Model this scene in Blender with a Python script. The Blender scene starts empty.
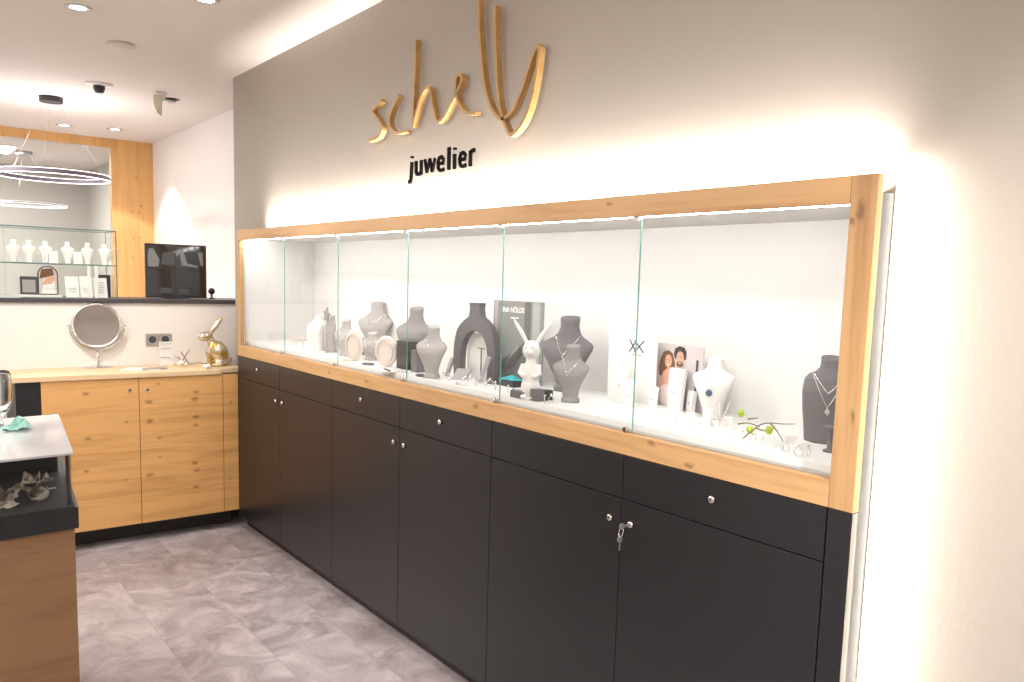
import bpy, bmesh, math, random
from mathutils import Vector, Matrix, noise
random.seed(7)
S = bpy.context.scene
COL = S.collection
PI = math.pi

# ------------------------------------------------------------------ camera
F_PX, YAW, PITCH, ROLL = 823.55, 0.6684, -0.1143, 0.0307
CX, CY = 528.96, 376.64
CAM = Vector((-1.5327, 0.0, 1.42))
FW = Vector((math.sin(YAW)*math.cos(PITCH), math.cos(YAW)*math.cos(PITCH), math.sin(PITCH)))
_r = Vector((math.cos(YAW), -math.sin(YAW), 0)); _u = _r.cross(FW)
RT = math.cos(ROLL)*_r + math.sin(ROLL)*_u
UP = -math.sin(ROLL)*_r + math.cos(ROLL)*_u
cd = bpy.data.cameras.new('camera'); cam = bpy.data.objects.new('camera', cd); COL.objects.link(cam)
cam.matrix_world = Matrix(((RT.x, UP.x, -FW.x, CAM.x), (RT.y, UP.y, -FW.y, CAM.y), (RT.z, UP.z, -FW.z, CAM.z), (0, 0, 0, 1)))
cd.sensor_width = 36; cd.lens = F_PX/1024*36
cd.shift_x = -(CX-512)/1024; cd.shift_y = (CY-341)/1024
cd.clip_start = .02; S.camera = cam

def on(px, py, ax, v):
    """point of the photograph's frame on a real plane (axis ax at value v)"""
    d = FW*F_PX + RT*(px-CX) - UP*(py-CY)
    return CAM + d*((v-CAM[ax])/d[ax])
def proj(p):
    d = Vector(p)-CAM; k = F_PX/d.dot(FW)
    return CX+k*d.dot(RT), CY-k*d.dot(UP)
def zat(x, y, py):
    lo, hi = -.5, 3.5
    for _ in range(40):
        m = (lo+hi)/2
        if proj((x, y, m))[1] > py: lo = m
        else: hi = m
    return lo
def ppm(p): return F_PX/(Vector(p)-CAM).dot(FW)

# ------------------------------------------------------------------ world, lights, exposure
w = bpy.data.worlds.new('world'); S.world = w; w.use_nodes = True
w.node_tree.nodes['Background'].inputs[0].default_value = (1, .97, .94, 1)
w.node_tree.nodes['Background'].inputs[1].default_value = .35
S.view_settings.view_transform = 'Standard'; S.view_settings.look = 'None'
S.view_settings.gamma = 1; S.view_settings.use_curve_mapping = False
S.view_settings.exposure = 0.55
S.cycles.use_denoising = True
S.cycles.max_bounces = 8; S.cycles.transparent_max_bounces = 24
S.cycles.sample_clamp_indirect = 4

def area(name, loc, sx, sy, power, rot=(0, 0, 0), col=(1, .95, .9), spread=None):
    l = bpy.data.lights.new(name, 'AREA'); l.shape = 'RECTANGLE'; l.size = sx; l.size_y = sy
    l.energy = power; l.color = col
    if spread: l.spread = spread
    o = bpy.data.objects.new(name, l); o.location = loc; o.rotation_euler = rot; COL.objects.link(o)
    return o
ZC = 2.495                                   # ceiling height
# unseen ceiling panels added as general fill for the showroom
area('ceiling_fill_light', (-1.7, .2, ZC-.02), .6, 1.2, 30)
area('ceiling_fill_light', (-1.9, 2.9, ZC-.02), .6, 1.2, 30)
area('ceiling_fill_light', (-1.9, 6.0, ZC-.02), .6, 1.2, 62)
# LED strip behind the frame top; side strip added to brighten the right wall
area('led_strip_top', (.045, 2.56, 1.632), .020, 3.34, 43, (PI, math.radians(42), 0), (1, .96, .91), 2.1)
area('side_fill_strip', (.0615, .8655, .85), .010, 1.62, 22, (PI/2, 0, math.radians(200)), (1, .98, .90), 2.4)
def spot(name, loc, to, power, ang, blend, size, col=(1, .96, .91)):
    l = bpy.data.lights.new(name, 'SPOT'); l.energy = power; l.spot_size = ang; l.spot_blend = blend; l.shadow_soft_size = size; l.color = col
    o = bpy.data.objects.new(name, l); o.location = loc; COL.objects.link(o)
    o.rotation_euler = (Vector(to)-Vector(loc)).to_track_quat('-Z', 'Y').to_euler(); return o
# unseen spot added to brighten the bare wall right of the case
spot('wall_fill_spot', (-.75, -.75, 2.42), (.068, .28, 1.1), 230, 1.05, 1.0, .06)
# fill light added to brighten the grey room beyond the window
area('back_room_fill', (-1.2, 9.1, ZC-.02), .8, .8, 24)

# ------------------------------------------------------------------ materials
M = {}
def mat(name, col, rough=.5, metal=0, coat=0, emis=0, ecol=None, bump=0, bscale=200, trans=0, spec=None):
    m = bpy.data.materials.new(name); m.use_nodes = True; nt = m.node_tree; b = nt.nodes['Principled BSDF']
    b.inputs['Base Color'].default_value = (*col, 1); b.inputs['Roughness'].default_value = rough
    b.inputs['Metallic'].default_value = metal; b.inputs['Coat Weight'].default_value = coat
    b.inputs['Coat Roughness'].default_value = .05
    if spec is not None: b.inputs['Specular IOR Level'].default_value = spec
    if trans: b.inputs['Transmission Weight'].default_value = trans
    if emis:
        b.inputs['Emission Color'].default_value = (*(ecol or col), 1); b.inputs['Emission Strength'].default_value = emis
    # faint procedural variation so no surface is dead flat
    tc = nt.nodes.new('ShaderNodeTexCoord'); nz = nt.nodes.new('ShaderNodeTexNoise'); nz.inputs['Scale'].default_value = bscale
    nt.links.new(tc.outputs['Object'], nz.inputs['Vector'])
    if bump:
        bp = nt.nodes.new('ShaderNodeBump'); bp.inputs['Strength'].default_value = bump; bp.inputs['Distance'].default_value = .002
        nt.links.new(nz.outputs['Fac'], bp.inputs['Height']); nt.links.new(bp.outputs[0], b.inputs['Normal'])
    else:
        mr = nt.nodes.new('ShaderNodeMapRange'); mr.inputs['To Min'].default_value = max(0, rough-.03); mr.inputs['To Max'].default_value = min(1, rough+.03)
        nt.links.new(nz.outputs['Fac'], mr.inputs[0]); nt.links.new(mr.outputs[0], b.inputs['Roughness'])
    M[name] = m; return m
def wood(name, axis, knots=(), kax=None, light=(.74, .46, .21), dark=(.52, .27, .10), seed=0, gscale=1.0):
    """oak veneer: grain runs along axis; knots = world points (a, b) on axes kax"""
    m = mat(name, light, .45); nt = m.node_tree; N = nt.nodes.new; L = nt.links.new; b = nt.nodes['Principled BSDF']
    g = N('ShaderNodeNewGeometry'); mp = N('ShaderNodeMapping')
    sc = [14, 14, 14]; sc[axis] = 1.1; mp.inputs['Scale'].default_value = [s*gscale for s in sc]; mp.inputs['Location'].default_value = (seed, seed*.7, seed*1.3)
    L(g.outputs['Position'], mp.inputs[0])
    n = N('ShaderNodeTexNoise'); n.inputs['Scale'].default_value = 1.0; n.inputs['Detail'].default_value = 6; n.inputs['Roughness'].default_value = .62; n.inputs['Distortion'].default_value = .5
    L(mp.outputs[0], n.inputs[0])
    n2 = N('ShaderNodeTexNoise'); n2.inputs['Scale'].default_value = 5; n2.inputs['Detail'].default_value = 3; L(mp.outputs[0], n2.inputs[0])
    mx = N('ShaderNodeMath'); mx.operation = 'MULTIPLY_ADD'; mx.inputs[1].default_value = .35; L(n2.outputs['Fac'], mx.inputs[0]); L(n.outputs['Fac'], mx.inputs[2])
    r = N('ShaderNodeValToRGB'); e = r.color_ramp.elements
    e[0].position = .42; e[0].color = (*dark, 1); e[1].position = .72; e[1].color = (*light, 1)
    L(mx.outputs[0], r.inputs[0]); col = r.outputs[0]
    if knots:
        sx = N('ShaderNodeSeparateXYZ')
        nn = N('ShaderNodeTexNoise'); nn.inputs['Scale'].default_value = 40; L(g.outputs['Position'], nn.inputs[0])
        sv = N('ShaderNodeVectorMath'); sv.operation = 'MULTIPLY_ADD'; sv.inputs[1].default_value = (.02, .02, .02); L(nn.outputs['Color'], sv.inputs[0]); L(g.outputs['Position'], sv.inputs[2])
        L(sv.outputs[0], sx.inputs[0]); cur = None
        for (a_, b_, ra, rb) in knots:
            terms = []
            for ax, c_, rr in ((kax[0], a_, ra), (kax[1], b_, rb)):
                s1 = N('ShaderNodeMath'); s1.operation = 'SUBTRACT'; s1.inputs[1].default_value = c_+.01; L(sx.outputs[ax], s1.inputs[0])
                s2 = N('ShaderNodeMath'); s2.operation = 'DIVIDE'; s2.inputs[1].default_value = rr; L(s1.outputs[0], s2.inputs[0])
                s3 = N('ShaderNodeMath'); s3.operation = 'POWER'; s3.inputs[1].default_value = 2; L(s2.outputs[0], s3.inputs[0]); terms.append(s3)
            ad = N('ShaderNodeMath'); ad.operation = 'ADD'; L(terms[0].outputs[0], ad.inputs[0]); L(terms[1].outputs[0], ad.inputs[1])
            if cur is None: cur = ad
            else:
                mn = N('ShaderNodeMath'); mn.operation = 'MINIMUM'; L(cur.outputs[0], mn.inputs[0]); L(ad.outputs[0], mn.inputs[1]); cur = mn
        kr = N('ShaderNodeValToRGB'); ke = kr.color_ramp.elements
        ke[0].position = .05; ke[0].color = (.62, .62, .62, 1); ke[1].position = 1.0; ke[1].color = (0, 0, 0, 1)
        kk = ke.new(.35); kk.color = (.28, .28, .28, 1)
        L(cur.outputs[0], kr.inputs[0])
        mix = N('ShaderNodeMixRGB'); mix.inputs[2].default_value = (.12, .055, .02, 1); L(kr.outputs[0], mix.inputs[0]); L(col, mix.inputs[1]); col = mix.outputs[0]
    L(col, b.inputs['Base Color'])
    return m

mat('wall_white', (.80, .77, .74), .8, bump=.05, bscale=90)
mat('wall_taupe', (.37, .33, .285), .75, bump=.05, bscale=90)
mat('wall_grey', (.46, .44, .405), .8)
mat('ceiling', (.74, .68, .635), .85, bump=.04, bscale=60)
mat('anthracite', (.017, .0165, .019), .34, spec=.42)
mat('plinth', (.035, .030, .030), .5)
mat('ledge', (.06, .058, .06), .4)
mat('case_white', (.82, .80, .78), .6)
mat('case_floor', (.85, .84, .83), .45)
mat('grey_body', (.07, .072, .078), .8, spec=.2)
mat('pale_edge', (.72, .62, .50), .6)
mat('led', (1, 1, 1), .5, emis=36, ecol=(1, .98, .975))
mat('lamp_disc', (1, 1, 1), .5, emis=14, ecol=(1, .95, .88))
mat('ring_light', (1, 1, 1), .5, emis=2.6, ecol=(1, .95, .97))
mat('chrome', (.75, .74, .72), .18, 1)
mat('brass_dull', (.78, .72, .62), .3, 1)
mat('black_plastic', (.02, .02, .022), .35)
mat('black_gloss', (.008, .008, .01), .06, coat=1)
mat('dark_ring', (.18, .15, .19), .4)
mat('bust_grey', (.155, .143, .15), .85, bump=.3, bscale=600)
mat('bust_light', (.44, .41, .40), .85, bump=.2, bscale=600)
mat('bust_mid', (.27, .255, .255), .85, bump=.2, bscale=600)
mat('white_matte', (.86, .84, .82), .6)
mat('silver', (.86, .85, .84), .2, .9)
mat('blush', (.80, .70, .66), .6)
mat('mint', (.45, .86, .76), .7)
mat('teal', (.03, .36, .40), .7)
mat('card_grey', (.36, .34, .34), .7)
mat('sensor_cream', (.74, .72, .60), .5)
mat('steel', (.50, .49, .48), .35, .8)
mat('mirror', (.78, .76, .73), .03, 1)
mat('vit_top', (.55, .53, .54), .12, coat=.6)
mat('vit_black', (.012, .012, .014), .3)
mat('vit_floor', (.05, .05, .055), .5)
mat('shell', (.42, .36, .29), .45)
mat('yellow', (.38, .50, .03), .6)
mat('twig', (.20, .13, .09), .8)
mat('photo_bg', (.62, .56, .57), .5)
mat('skin', (.70, .40, .28), .5)
mat('hair_brown', (.18, .08, .035), .6)
mat('hair_black', (.035, .025, .02), .6)
mat('poster_dark', (.14, .14, .14), .4)
mat('poster_mid', (.26, .26, .25), .4)
mat('poster_light', (.42, .41, .40), .4)
mat('screen_mid', (.07, .07, .075), .3)
mat('screen_light', (.20, .20, .21), .3)
mat('letter_black', (.010, .008, .007), .9, spec=.1)
mat('ink', (.06, .06, .07), .6)
mat('ink_grey', (.4, .4, .42), .6)
mat('blue_stone', (.02, .05, .12), .1, coat=1)
# sign oak, frame oak
KN = [(-.27, .62, .03, .010)]
wood('oak_rail', 1, [(1.43, 1.02, .018, .010), (4.02, 1.03, .02, .008), (2.22, 1.005, .02, .012), (3.0, 1.0, .03, .008), (1.62, 1.63, .015, .008), (1.30, .99, .02, .009), (3.35, 1.0, .02, .008)], (1, 2), light=(.64, .39, .18), dark=(.46, .24, .095), seed=2)
wood('oak_post', 2, [(.90, 1.58, .012, .03), (.915, 1.56, .008, .012), (.885, 1.17, .008, .02), (4.49, 1.55, .006, .01)], (1, 2), light=(.56, .34, .155), dark=(.38, .20, .085), seed=5)
wood('oak_sign', 1, light=(.52, .31, .115), dark=(.40, .22, .07), seed=9)
wood('oak_door', 0, [(on(x, y, 1, 4.525).x, on(x, y, 1, 4.525).z, rx, rz) for x, y, rx, rz in
     [(86, 394, .022, .010), (88, 439, .024, .010), (87, 471, .022, .009), (127, 422, .012, .010), (126, 480, .01, .01), (149, 402, .026, .016), (150, 421, .026, .016),
      (150, 475, .028, .016), (160, 438, .016, .009), (160, 457, .014, .008), (158, 384, .014, .007), (196, 392, .022, .014), (195, 399, .026, .014), (196, 417, .026, .012), (196, 425, .022, .014),
      (195, 463, .022, .012), (197, 470, .028, .012), (196, 487, .026, .01), (231, 402, .01, .01), (230, 478, .01, .01)]], (0, 2), light=(.72, .40, .15), dark=(.52, .26, .085), seed=3)
wood('oak_top', 0, light=(.78, .58, .36), dark=(.66, .45, .26), seed=4)
wood('oak_far', 2, [(on(x, y, 1, 7.68).x, on(x, y, 1, 7.68).z, .013, .010) for x, y in [(136, 178), (133, 212), (139, 213), (133, 238), (140, 238), (141, 206), (133, 257)]], (0, 2), light=(.74, .42, .16), dark=(.56, .30, .10), seed=6)
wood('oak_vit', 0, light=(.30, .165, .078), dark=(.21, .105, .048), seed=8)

def glass_mat(name, tint, refl=1.0, edge=None):
    m = bpy.data.materials.new(name); m.use_nodes = True; nt = m.node_tree; nt.nodes.clear(); N = nt.nodes.new; L = nt.links.new
    o = N('ShaderNodeOutputMaterial'); t = N('ShaderNodeBsdfTransparent'); t.inputs[0].default_value = (*tint, 1)
    g = N('ShaderNodeBsdfGlossy'); g.inputs['Roughness'].default_value = .01
    fr = N('ShaderNodeFresnel'); fr.inputs['IOR'].default_value = 1.45
    mu = N('ShaderNodeMath'); mu.operation = 'MULTIPLY'; mu.inputs[1].default_value = refl
    mx = N('ShaderNodeMixShader'); ge = N('ShaderNodeNewGeometry'); iv = N('ShaderNodeMath'); iv.operation = 'SUBTRACT'; iv.inputs[0].default_value = 1; L(ge.outputs['Backfacing'], iv.inputs[1]); m2 = N('ShaderNodeMath'); m2.operation = 'MULTIPLY'; L(iv.outputs[0], m2.inputs[0]); L(mu.outputs[0], m2.inputs[1]); L(fr.outputs[0], mu.inputs[0]); L(m2.outputs[0], mx.inputs[0]); L(t.outputs[0], mx.inputs[1]); L(g.outputs[0], mx.inputs[2]); L(mx.outputs[0], o.inputs[0])
    M[name] = m; return m
glass_mat('glass', (.985, .995, .99), .8)
glass_mat('glass_far', (.95, .96, .95), .9)
mat('glass_edge', (.16, .42, .36), .15, coat=.5)
mat('glass_edge_dark', (.10, .17, .16), .2)
def clear_mat():
    m = mat('clear_glass', (.95, .97, .97), .03, trans=1); return m
clear_mat()

def floor_mat():
    m = mat('vinyl', (.4, .36, .38), .38); nt = m.node_tree; N = nt.nodes.new; L = nt.links.new; b = nt.nodes['Principled BSDF']
    g = N('ShaderNodeNewGeometry'); mp = N('ShaderNodeMapping'); mp.inputs['Rotation'].default_value = (0, 0, PI/2); mp.inputs['Location'].default_value = (.25, .43, 0)
    L(g.outputs['Position'], mp.inputs[0])
    br = N('ShaderNodeTexBrick'); br.inputs['Scale'].default_value = 1; br.inputs['Brick Width'].default_value = .60; br.inputs['Row Height'].default_value = .30
    br.inputs['Mortar Size'].default_value = .0012; br.offset = .5; br.inputs['Mortar Smooth'].default_value = .4
    br.inputs['Color1'].default_value = (0, 0, 0, 1); br.inputs['Color2'].default_value = (1, 1, 1, 1); br.inputs['Mortar'].default_value = (.5, .5, .5, 1)
    L(mp.outputs[0], br.inputs[0])
    # every tile shows its own patch of the stone pattern
    of = N('ShaderNodeVectorMath'); of.operation = 'MULTIPLY_ADD'; of.inputs[1].default_value = (7, 5, 3); L(br.outputs['Color'], of.inputs[0]); L(g.outputs['Position'], of.inputs[2])
    n = N('ShaderNodeTexNoise'); n.inputs['Scale'].default_value = 5.0; n.inputs['Detail'].default_value = 9; n.inputs['Roughness'].default_value = .62; n.inputs['Distortion'].default_value = 1.1; L(of.outputs[0], n.inputs[0])
    r = N('ShaderNodeValToRGB'); e = r.color_ramp.elements
    e[0].position = .34; e[0].color = (.28, .238, .245, 1); e[1].position = .66; e[1].color = (.54, .48, .495, 1); q = e.new(.5); q.color = (.40, .348, .362, 1)
    L(n.outputs['Fac'], r.inputs[0])
    v = N('ShaderNodeTexNoise'); v.inputs['Scale'].default_value = 9; v.inputs['Detail'].default_value = 6; v.inputs['Distortion'].default_value = 2.2; L(of.outputs[0], v.inputs[0])
    vr = N('ShaderNodeValToRGB'); ve = vr.color_ramp.elements; ve[0].position = .485; ve[0].color = (0, 0, 0, 1); ve[1].position = .515; ve[1].color = (0, 0, 0, 1); k = ve.new(.5); k.color = (.30, .30, .30, 1)
    L(v.outputs['Fac'], vr.inputs[0])
    a = N('ShaderNodeMixRGB'); a.inputs[2].default_value = (.62, .56, .58, 1); L(vr.outputs[0], a.inputs[0]); L(r.outputs[0], a.inputs[1])
    mo = N('ShaderNodeMixRGB'); mo.inputs[2].default_value = (.24, .20, .21, 1)
    ms = N('ShaderNodeMath'); ms.operation = 'MULTIPLY'; ms.inputs[1].default_value = .6; L(br.outputs['Fac'], ms.inputs[0]); L(ms.outputs[0], mo.inputs[0]); L(a.outputs[0], mo.inputs[1])
    L(mo.outputs[0], b.inputs['Base Color'])
floor_mat()
def gold_mat():
    m = mat('leaf_gold', (.8, .7, .5), .28, .85); nt = m.node_tree; N = nt.nodes.new; L = nt.links.new
    tc = N('ShaderNodeTexCoord'); n = N('ShaderNodeTexNoise'); n.inputs['Scale'].default_value = 22; n.inputs['Detail'].default_value = 3; n.inputs['Distortion'].default_value = 1
    L(tc.outputs['Object'], n.inputs[0]); r = N('ShaderNodeValToRGB'); e = r.color_ramp.elements
    e[0].position = .44; e[0].color = (.62, .42, .14, 1); e[1].position = .56; e[1].color = (.66, .62, .56, 1)
    L(n.outputs['Fac'], r.inputs[0]); L(r.outputs[0], nt.nodes['Principled BSDF'].inputs['Base Color'])
gold_mat()
def shell_mat():
    m = M['shell']; nt = m.node_tree; N = nt.nodes.new; L = nt.links.new
    tc = N('ShaderNodeTexCoord'); n = N('ShaderNodeTexNoise'); n.inputs['Scale'].default_value = 30; n.inputs['Detail'].default_value = 4
    L(tc.outputs['Object'], n.inputs[0]); r = N('ShaderNodeValToRGB'); e = r.color_ramp.elements
    e[0].position = .42; e[0].color = (.10, .07, .05, 1); e[1].position = .58; e[1].color = (.55, .50, .42, 1)
    L(n.outputs['Fac'], r.inputs[0]); L(r.outputs[0], nt.nodes['Principled BSDF'].inputs['Base Color'])
shell_mat()

# ------------------------------------------------------------------ builders
WORLD = {}                                     # world location of every root / part
def thing(name, label, cat, loc=(0, 0, 0), rz=0, group=None):
    o = bpy.data.objects.new(name, None); COL.objects.link(o); o.empty_display_size = .05
    o.location = loc; o.rotation_euler = (0, 0, rz); o['label'] = label; o['category'] = cat
    if group: o['group'] = group
    WORLD[o] = Vector(loc); return o
def tag(o, label, cat, group=None):
    o['label'] = label; o['category'] = cat
    if group: o['group'] = group
    return o
class B:
    """collects shapes, then links them as ONE mesh object"""
    def __init__(s): s.bm = bmesh.new(); s.mi = 0
    def _tagf(s, fs):
        for f in fs: f.material_index = s.mi
    def box(s, x0, x1, y0, y1, z0, z1, bev=0):
        vs = [s.bm.verts.new((x, y, z)) for x in (x0, x1) for y in (y0, y1) for z in (z0, z1)]
        fs = [s.bm.faces.new([vs[i] for i in q]) for q in ((0, 1, 3, 2), (4, 6, 7, 5), (0, 4, 5, 1), (2, 3, 7, 6), (0, 2, 6, 4), (1, 5, 7, 3))]
        s._tagf(fs)
        if bev:
            es = list({e for f in fs for e in f.edges})
            r = bmesh.ops.bevel(s.bm, geom=es, offset=bev, segments=2, affect='EDGES', profile=.6)
            s._tagf(r['faces'])
        return s
    def prism(s, pts, z0, z1):
        a = [s.bm.verts.new((x, y, z0)) for x, y in pts]; b = [s.bm.verts.new((x, y, z1)) for x, y in pts]; n = len(pts)
        fs = [s.bm.faces.new(a[::-1]), s.bm.faces.new(b)] + [s.bm.faces.new((a[i], a[(i+1) % n], b[(i+1) % n], b[i])) for i in range(n)]
        s._tagf(fs); return s
    def slab(s, pts, nrm, t):
        """polygon of 3-D points extruded by t along nrm"""
        nrm = Vector(nrm).normalized()*t
        a = [s.bm.verts.new(p) for p in pts]; b = [s.bm.verts.new(Vector(p)+nrm) for p in pts]; n = len(pts)
        fs = [s.bm.faces.new(a[::-1]), s.bm.faces.new(b)] + [s.bm.faces.new((a[i], a[(i+1) % n], b[(i+1) % n], b[i])) for i in range(n)]
        s._tagf(fs); return s
    def rings(s, rs, smooth=True, cap=True):
        L = [[s.bm.verts.new(p) for p in r] for r in rs]; n = len(L[0]); fs = []
        for i in range(len(L)-1):
            for j in range(n): fs.append(s.bm.faces.new((L[i][j], L[i][(j+1) % n], L[i+1][(j+1) % n], L[i+1][j])))
        if cap: fs += [s.bm.faces.new(L[0][::-1]), s.bm.faces.new(L[-1])]
        for f in fs: f.smooth = smooth
        if cap:
            fs[-1].smooth = fs[-2].smooth = False
        s._tagf(fs); return s
    def lathe(s, prof, c=(0, 0, 0), axis='z', n=24, smooth=True, cap=True):
        c = Vector(c); rs = []
        for r, h in prof:
            ring = []
            for i in range(n):
                a = 2*PI*i/n; u, v = max(r, 1e-4)*math.cos(a), max(r, 1e-4)*math.sin(a)
                ring.append(c + Vector({'z': (u, v, h), 'x': (h, u, v), 'y': (v, h, u)}[axis]))
            rs.append(ring)
        return s.rings(rs, smooth, cap)
    def tube(s, pts, r, n=8, closed=False):
        pts = [Vector(p) for p in pts]; rr = r if hasattr(r, '__len__') else [r]*len(pts); rs = []
        up = Vector((0.13, .27, .95)).normalized(); m = len(pts)
        for i, p in enumerate(pts):
            a = pts[(i-1) % m] if (closed or i) else p; b = pts[(i+1) % m] if (closed or i < m-1) else p
            t = (b-a).normalized(); u = up.cross(t)
            if u.length < .05: u = Vector((1, 0, 0)).cross(t)
            u.normalize(); v = t.cross(u); up = v if False else up
            rs.append([p + (u*math.cos(2*PI*k/n)+v*math.sin(2*PI*k/n))*rr[i] for k in range(n)])
        if closed: rs.append(rs[0]); return s.rings(rs, True, False)
        return s.rings(rs)
    def ribbon(s, pts, wd, nrm, t):
        """stroke of width wd lying in the plane with normal nrm, thickness t along nrm"""
        nrm = Vector(nrm).normalized(); pts = [Vector(p) for p in pts]; rs = []
        for i, p in enumerate(pts):
            a = pts[max(i-1, 0)]; b = pts[min(i+1, len(pts)-1)]; d = (b-a).normalized(); sd = nrm.cross(d)*(wd/2)
            rs.append([p-sd, p+sd, p+sd+nrm*t, p-sd+nrm*t])
        return s.rings(rs, False)
    def ell(s, c, r, rot=None, n=20, m=12):
        c = Vector(c); R = rot or Matrix.Identity(3); rs = []
        for i in range(m+1):
            a = -PI/2 + PI*i/m; ca = max(math.cos(a), .02)
            rs.append([c + R @ Vector((r[0]*ca*math.cos(2*PI*j/n), r[1]*ca*math.sin(2*PI*j/n), r[2]*math.sin(a))) for j in range(n)])
        return s.rings(rs)
    def build(s, name, mats, parent=None, local=False, label=None, loc=None):
        if not isinstance(mats, (list, tuple)): mats = [mats]
        off = Vector((0, 0, 0))
        if parent is not None and not local: off = WORLD[parent]
        if loc is not None: off = Vector(loc)
        bmesh.ops.recalc_face_normals(s.bm, faces=s.bm.faces)
        if off.length: bmesh.ops.translate(s.bm, vec=-off, verts=s.bm.verts)
        me = bpy.data.meshes.new(name); s.bm.to_mesh(me); s.bm.free()
        for m in mats: me.materials.append(M[m])
        o = bpy.data.objects.new(name, me); COL.objects.link(o)
        if parent is not None: o.parent = parent; WORLD[o] = WORLD[parent]
        elif loc is not None: o.location = loc; WORLD[o] = Vector(loc)
        else: WORLD[o] = Vector((0, 0, 0))
        if label: o['label'] = label
        return o
def struct(name, b, m):
    o = b.build(name, m); o['kind'] = 'structure'; return o
def dup(root, loc, rz=None, label=None, group=None, scale=None):
    r = root.copy(); COL.objects.link(r); r.location = loc
    if rz is not None: r.rotation_euler = (0, 0, rz)
    if scale: r.scale = (scale,)*3
    if label: r['label'] = label
    if group: r['group'] = group
    for ch in list(root.children):
        c = ch.copy(); COL.objects.link(c); c.parent = r
        for g in list(ch.children):
            d = g.copy(); COL.objects.link(d); d.parent = c
    return r
def smooth_path(p, k=6):
    p = [Vector(q) for q in p]; out = []
    for i in range(len(p)-1):
        a, b, c, d = p[max(i-1, 0)], p[i], p[i+1], p[min(i+2, len(p)-1)]
        for j in range(k):
            t = j/k; out.append(.5*((2*b)+(-a+c)*t+(2*a-5*b+4*c-d)*t*t+(-a+3*b-3*c+d)*t**3))
    out.append(p[-1]); return out

# ------------------------------------------------------------------ the room
Y0, W = 4.525, .6                      # left end of the long case, width of one unit
YR = Y0-6*W                            # .925, inner edge of right post
YE = YR-.057                           # right end
XW = .068                              # face of the wall that carries the case
ZT, ZO, ZB, ZR, ZD, ZP = 1.651, 1.596, 1.030, .973, .854, .070
YB = 4.90                              # low back wall
struct('floor', B().box(-3.2, .5, -2.2, 10.6, -.06, 0), 'vinyl')
struct('ceiling', B().box(-3.2, .5, -2.2, 10.6, ZC, ZC+.08), 'ceiling')
wr = B()
wr.box(XW, .50, -2.2, YE+.01, 0, ZC)           # right of the case
wr.box(XW, .50, YE+.01, Y0+.01, 1.62, ZC)      # above it
wr.box(XW, .50, Y0+.01, 4.76, 0, ZC)          # left of it, up to the corner
wr.box(.46, .50, YE+.01, Y0+.01, 0, 1.62)      # back of the niche
struct('wall_right', wr, 'wall_taupe')
struct('wall_right_far', B().box(.36, .50, 4.76, 7.76, 0, ZC), 'wall_white')
struct('wall_right_beyond', B().box(.36, .50, 7.76, 10.6, 0, ZC), 'wall_grey')
struct('wall_left', B().box(-3.2, -3.1, -2.2, 10.6, 0, ZC), 'wall_white')
struct('wall_rear', B().box(-3.1, XW, -2.2, -2.1, 0, ZC), 'wall_white')
struct('wall_back_low', B().box(-3.1, .36, YB, YB+.36, 0, 1.239), 'wall_white')
struct('trim_1', B().box(-3.1, .36, YB-.015, YB+.38, 1.239, 1.262, .002), 'ledge')
# window wall at the back, framed in oak, grey room behind
YF = 7.70
zf = lambda px, py: on(px, py, 1, YF).z
xpl, xpr = .034, .36
wb = B(); wb.box(-3.1, xpl, YF, YF+.05, ZC-.075, ZC); wb.box(xpl, xpr, YF-.02, YF+.06, 0, ZC)
wfr = struct('window_frame', B().box(xpl, xpr, YF-.02, YF+.06, 0, ZC), 'oak_far'); wfr.name = 'trim_2'
struct('trim_3', B().box(-3.1, xpl, YF-.01, YF+.05, ZC-.07, ZC), 'oak_far')
wb.bm.free()
struct('window_1', B().box(-3.1, xpl, YF+.01, YF+.02, 0, ZC-.07), 'glass_far')
struct('wall_back_far', B().box(-3.1, .36, 10.5, 10.6, 0, ZC), 'wall_grey')

# ------------------------------------------------------------------ long showcase
sc = thing('display_case', 'long wall showcase with knotty oak frame and glass doors above the dark cabinets', 'display case', (0, 2.7, ZR))
YL = Y0
f = B(); f.box(0, .022, YR, YL, ZO, ZT, .0015); f.build('top_rail', 'oak_rail', sc)
f = B(); f.box(0, .022, YR, YL, ZR, ZB, .0015); f.build('bottom_rail', 'oak_rail', sc)
f = B(); f.box(0, .022, YE, YR-.0008, ZR, ZT, .0015); f.build('frame_post', 'oak_post', sc)
f = B(); f.box(0, .022, YL-.040, YL, ZB+.001, ZO-.001, .001); f.build('frame_post', 'oak_post', sc)
f = B(); f.box(.0225, XW-.0005, YE+.002, YE+.014, 0.002, 1.617); f.build('side_panel', 'grey_body', sc, label='grey metal side panel')
XB = .44
f = B(); f.box(XB, XB+.012, YR-.04, YL-.01, ZR, 1.615); f.build('back_panel', 'case_white', sc)
B().box(.03, XB, YL-.02, YL-.01, ZR, 1.615).build('end_panel', 'case_white', sc); B().box(.03, XB, YR-.04, YR-.03, ZR, 1.615).build('end_panel', 'case_white', sc)
f = B(); f.box(.0225, XB, YR-.03, YL-.02, 1.605, 1.615); f.build('case_ceiling', 'case_white', sc)
ZF = 1.052
f = B(); f.box(.045, XB, YR-.03, YL-.02, ZR+.02, ZF, .002); f.build('case_floor', 'case_floor', sc, label='raised white display floor')
f = B(); f.box(.022, .042, YR-.03, YL-.02, ZR+.02, ZB+.004); f.build('track', 'steel', sc)
f = B(); f.box(.05, .062, YR, YL-.04, 1.598, 1.6045); f.build('light_strip', 'led', sc, label='bright white light strip')
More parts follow.
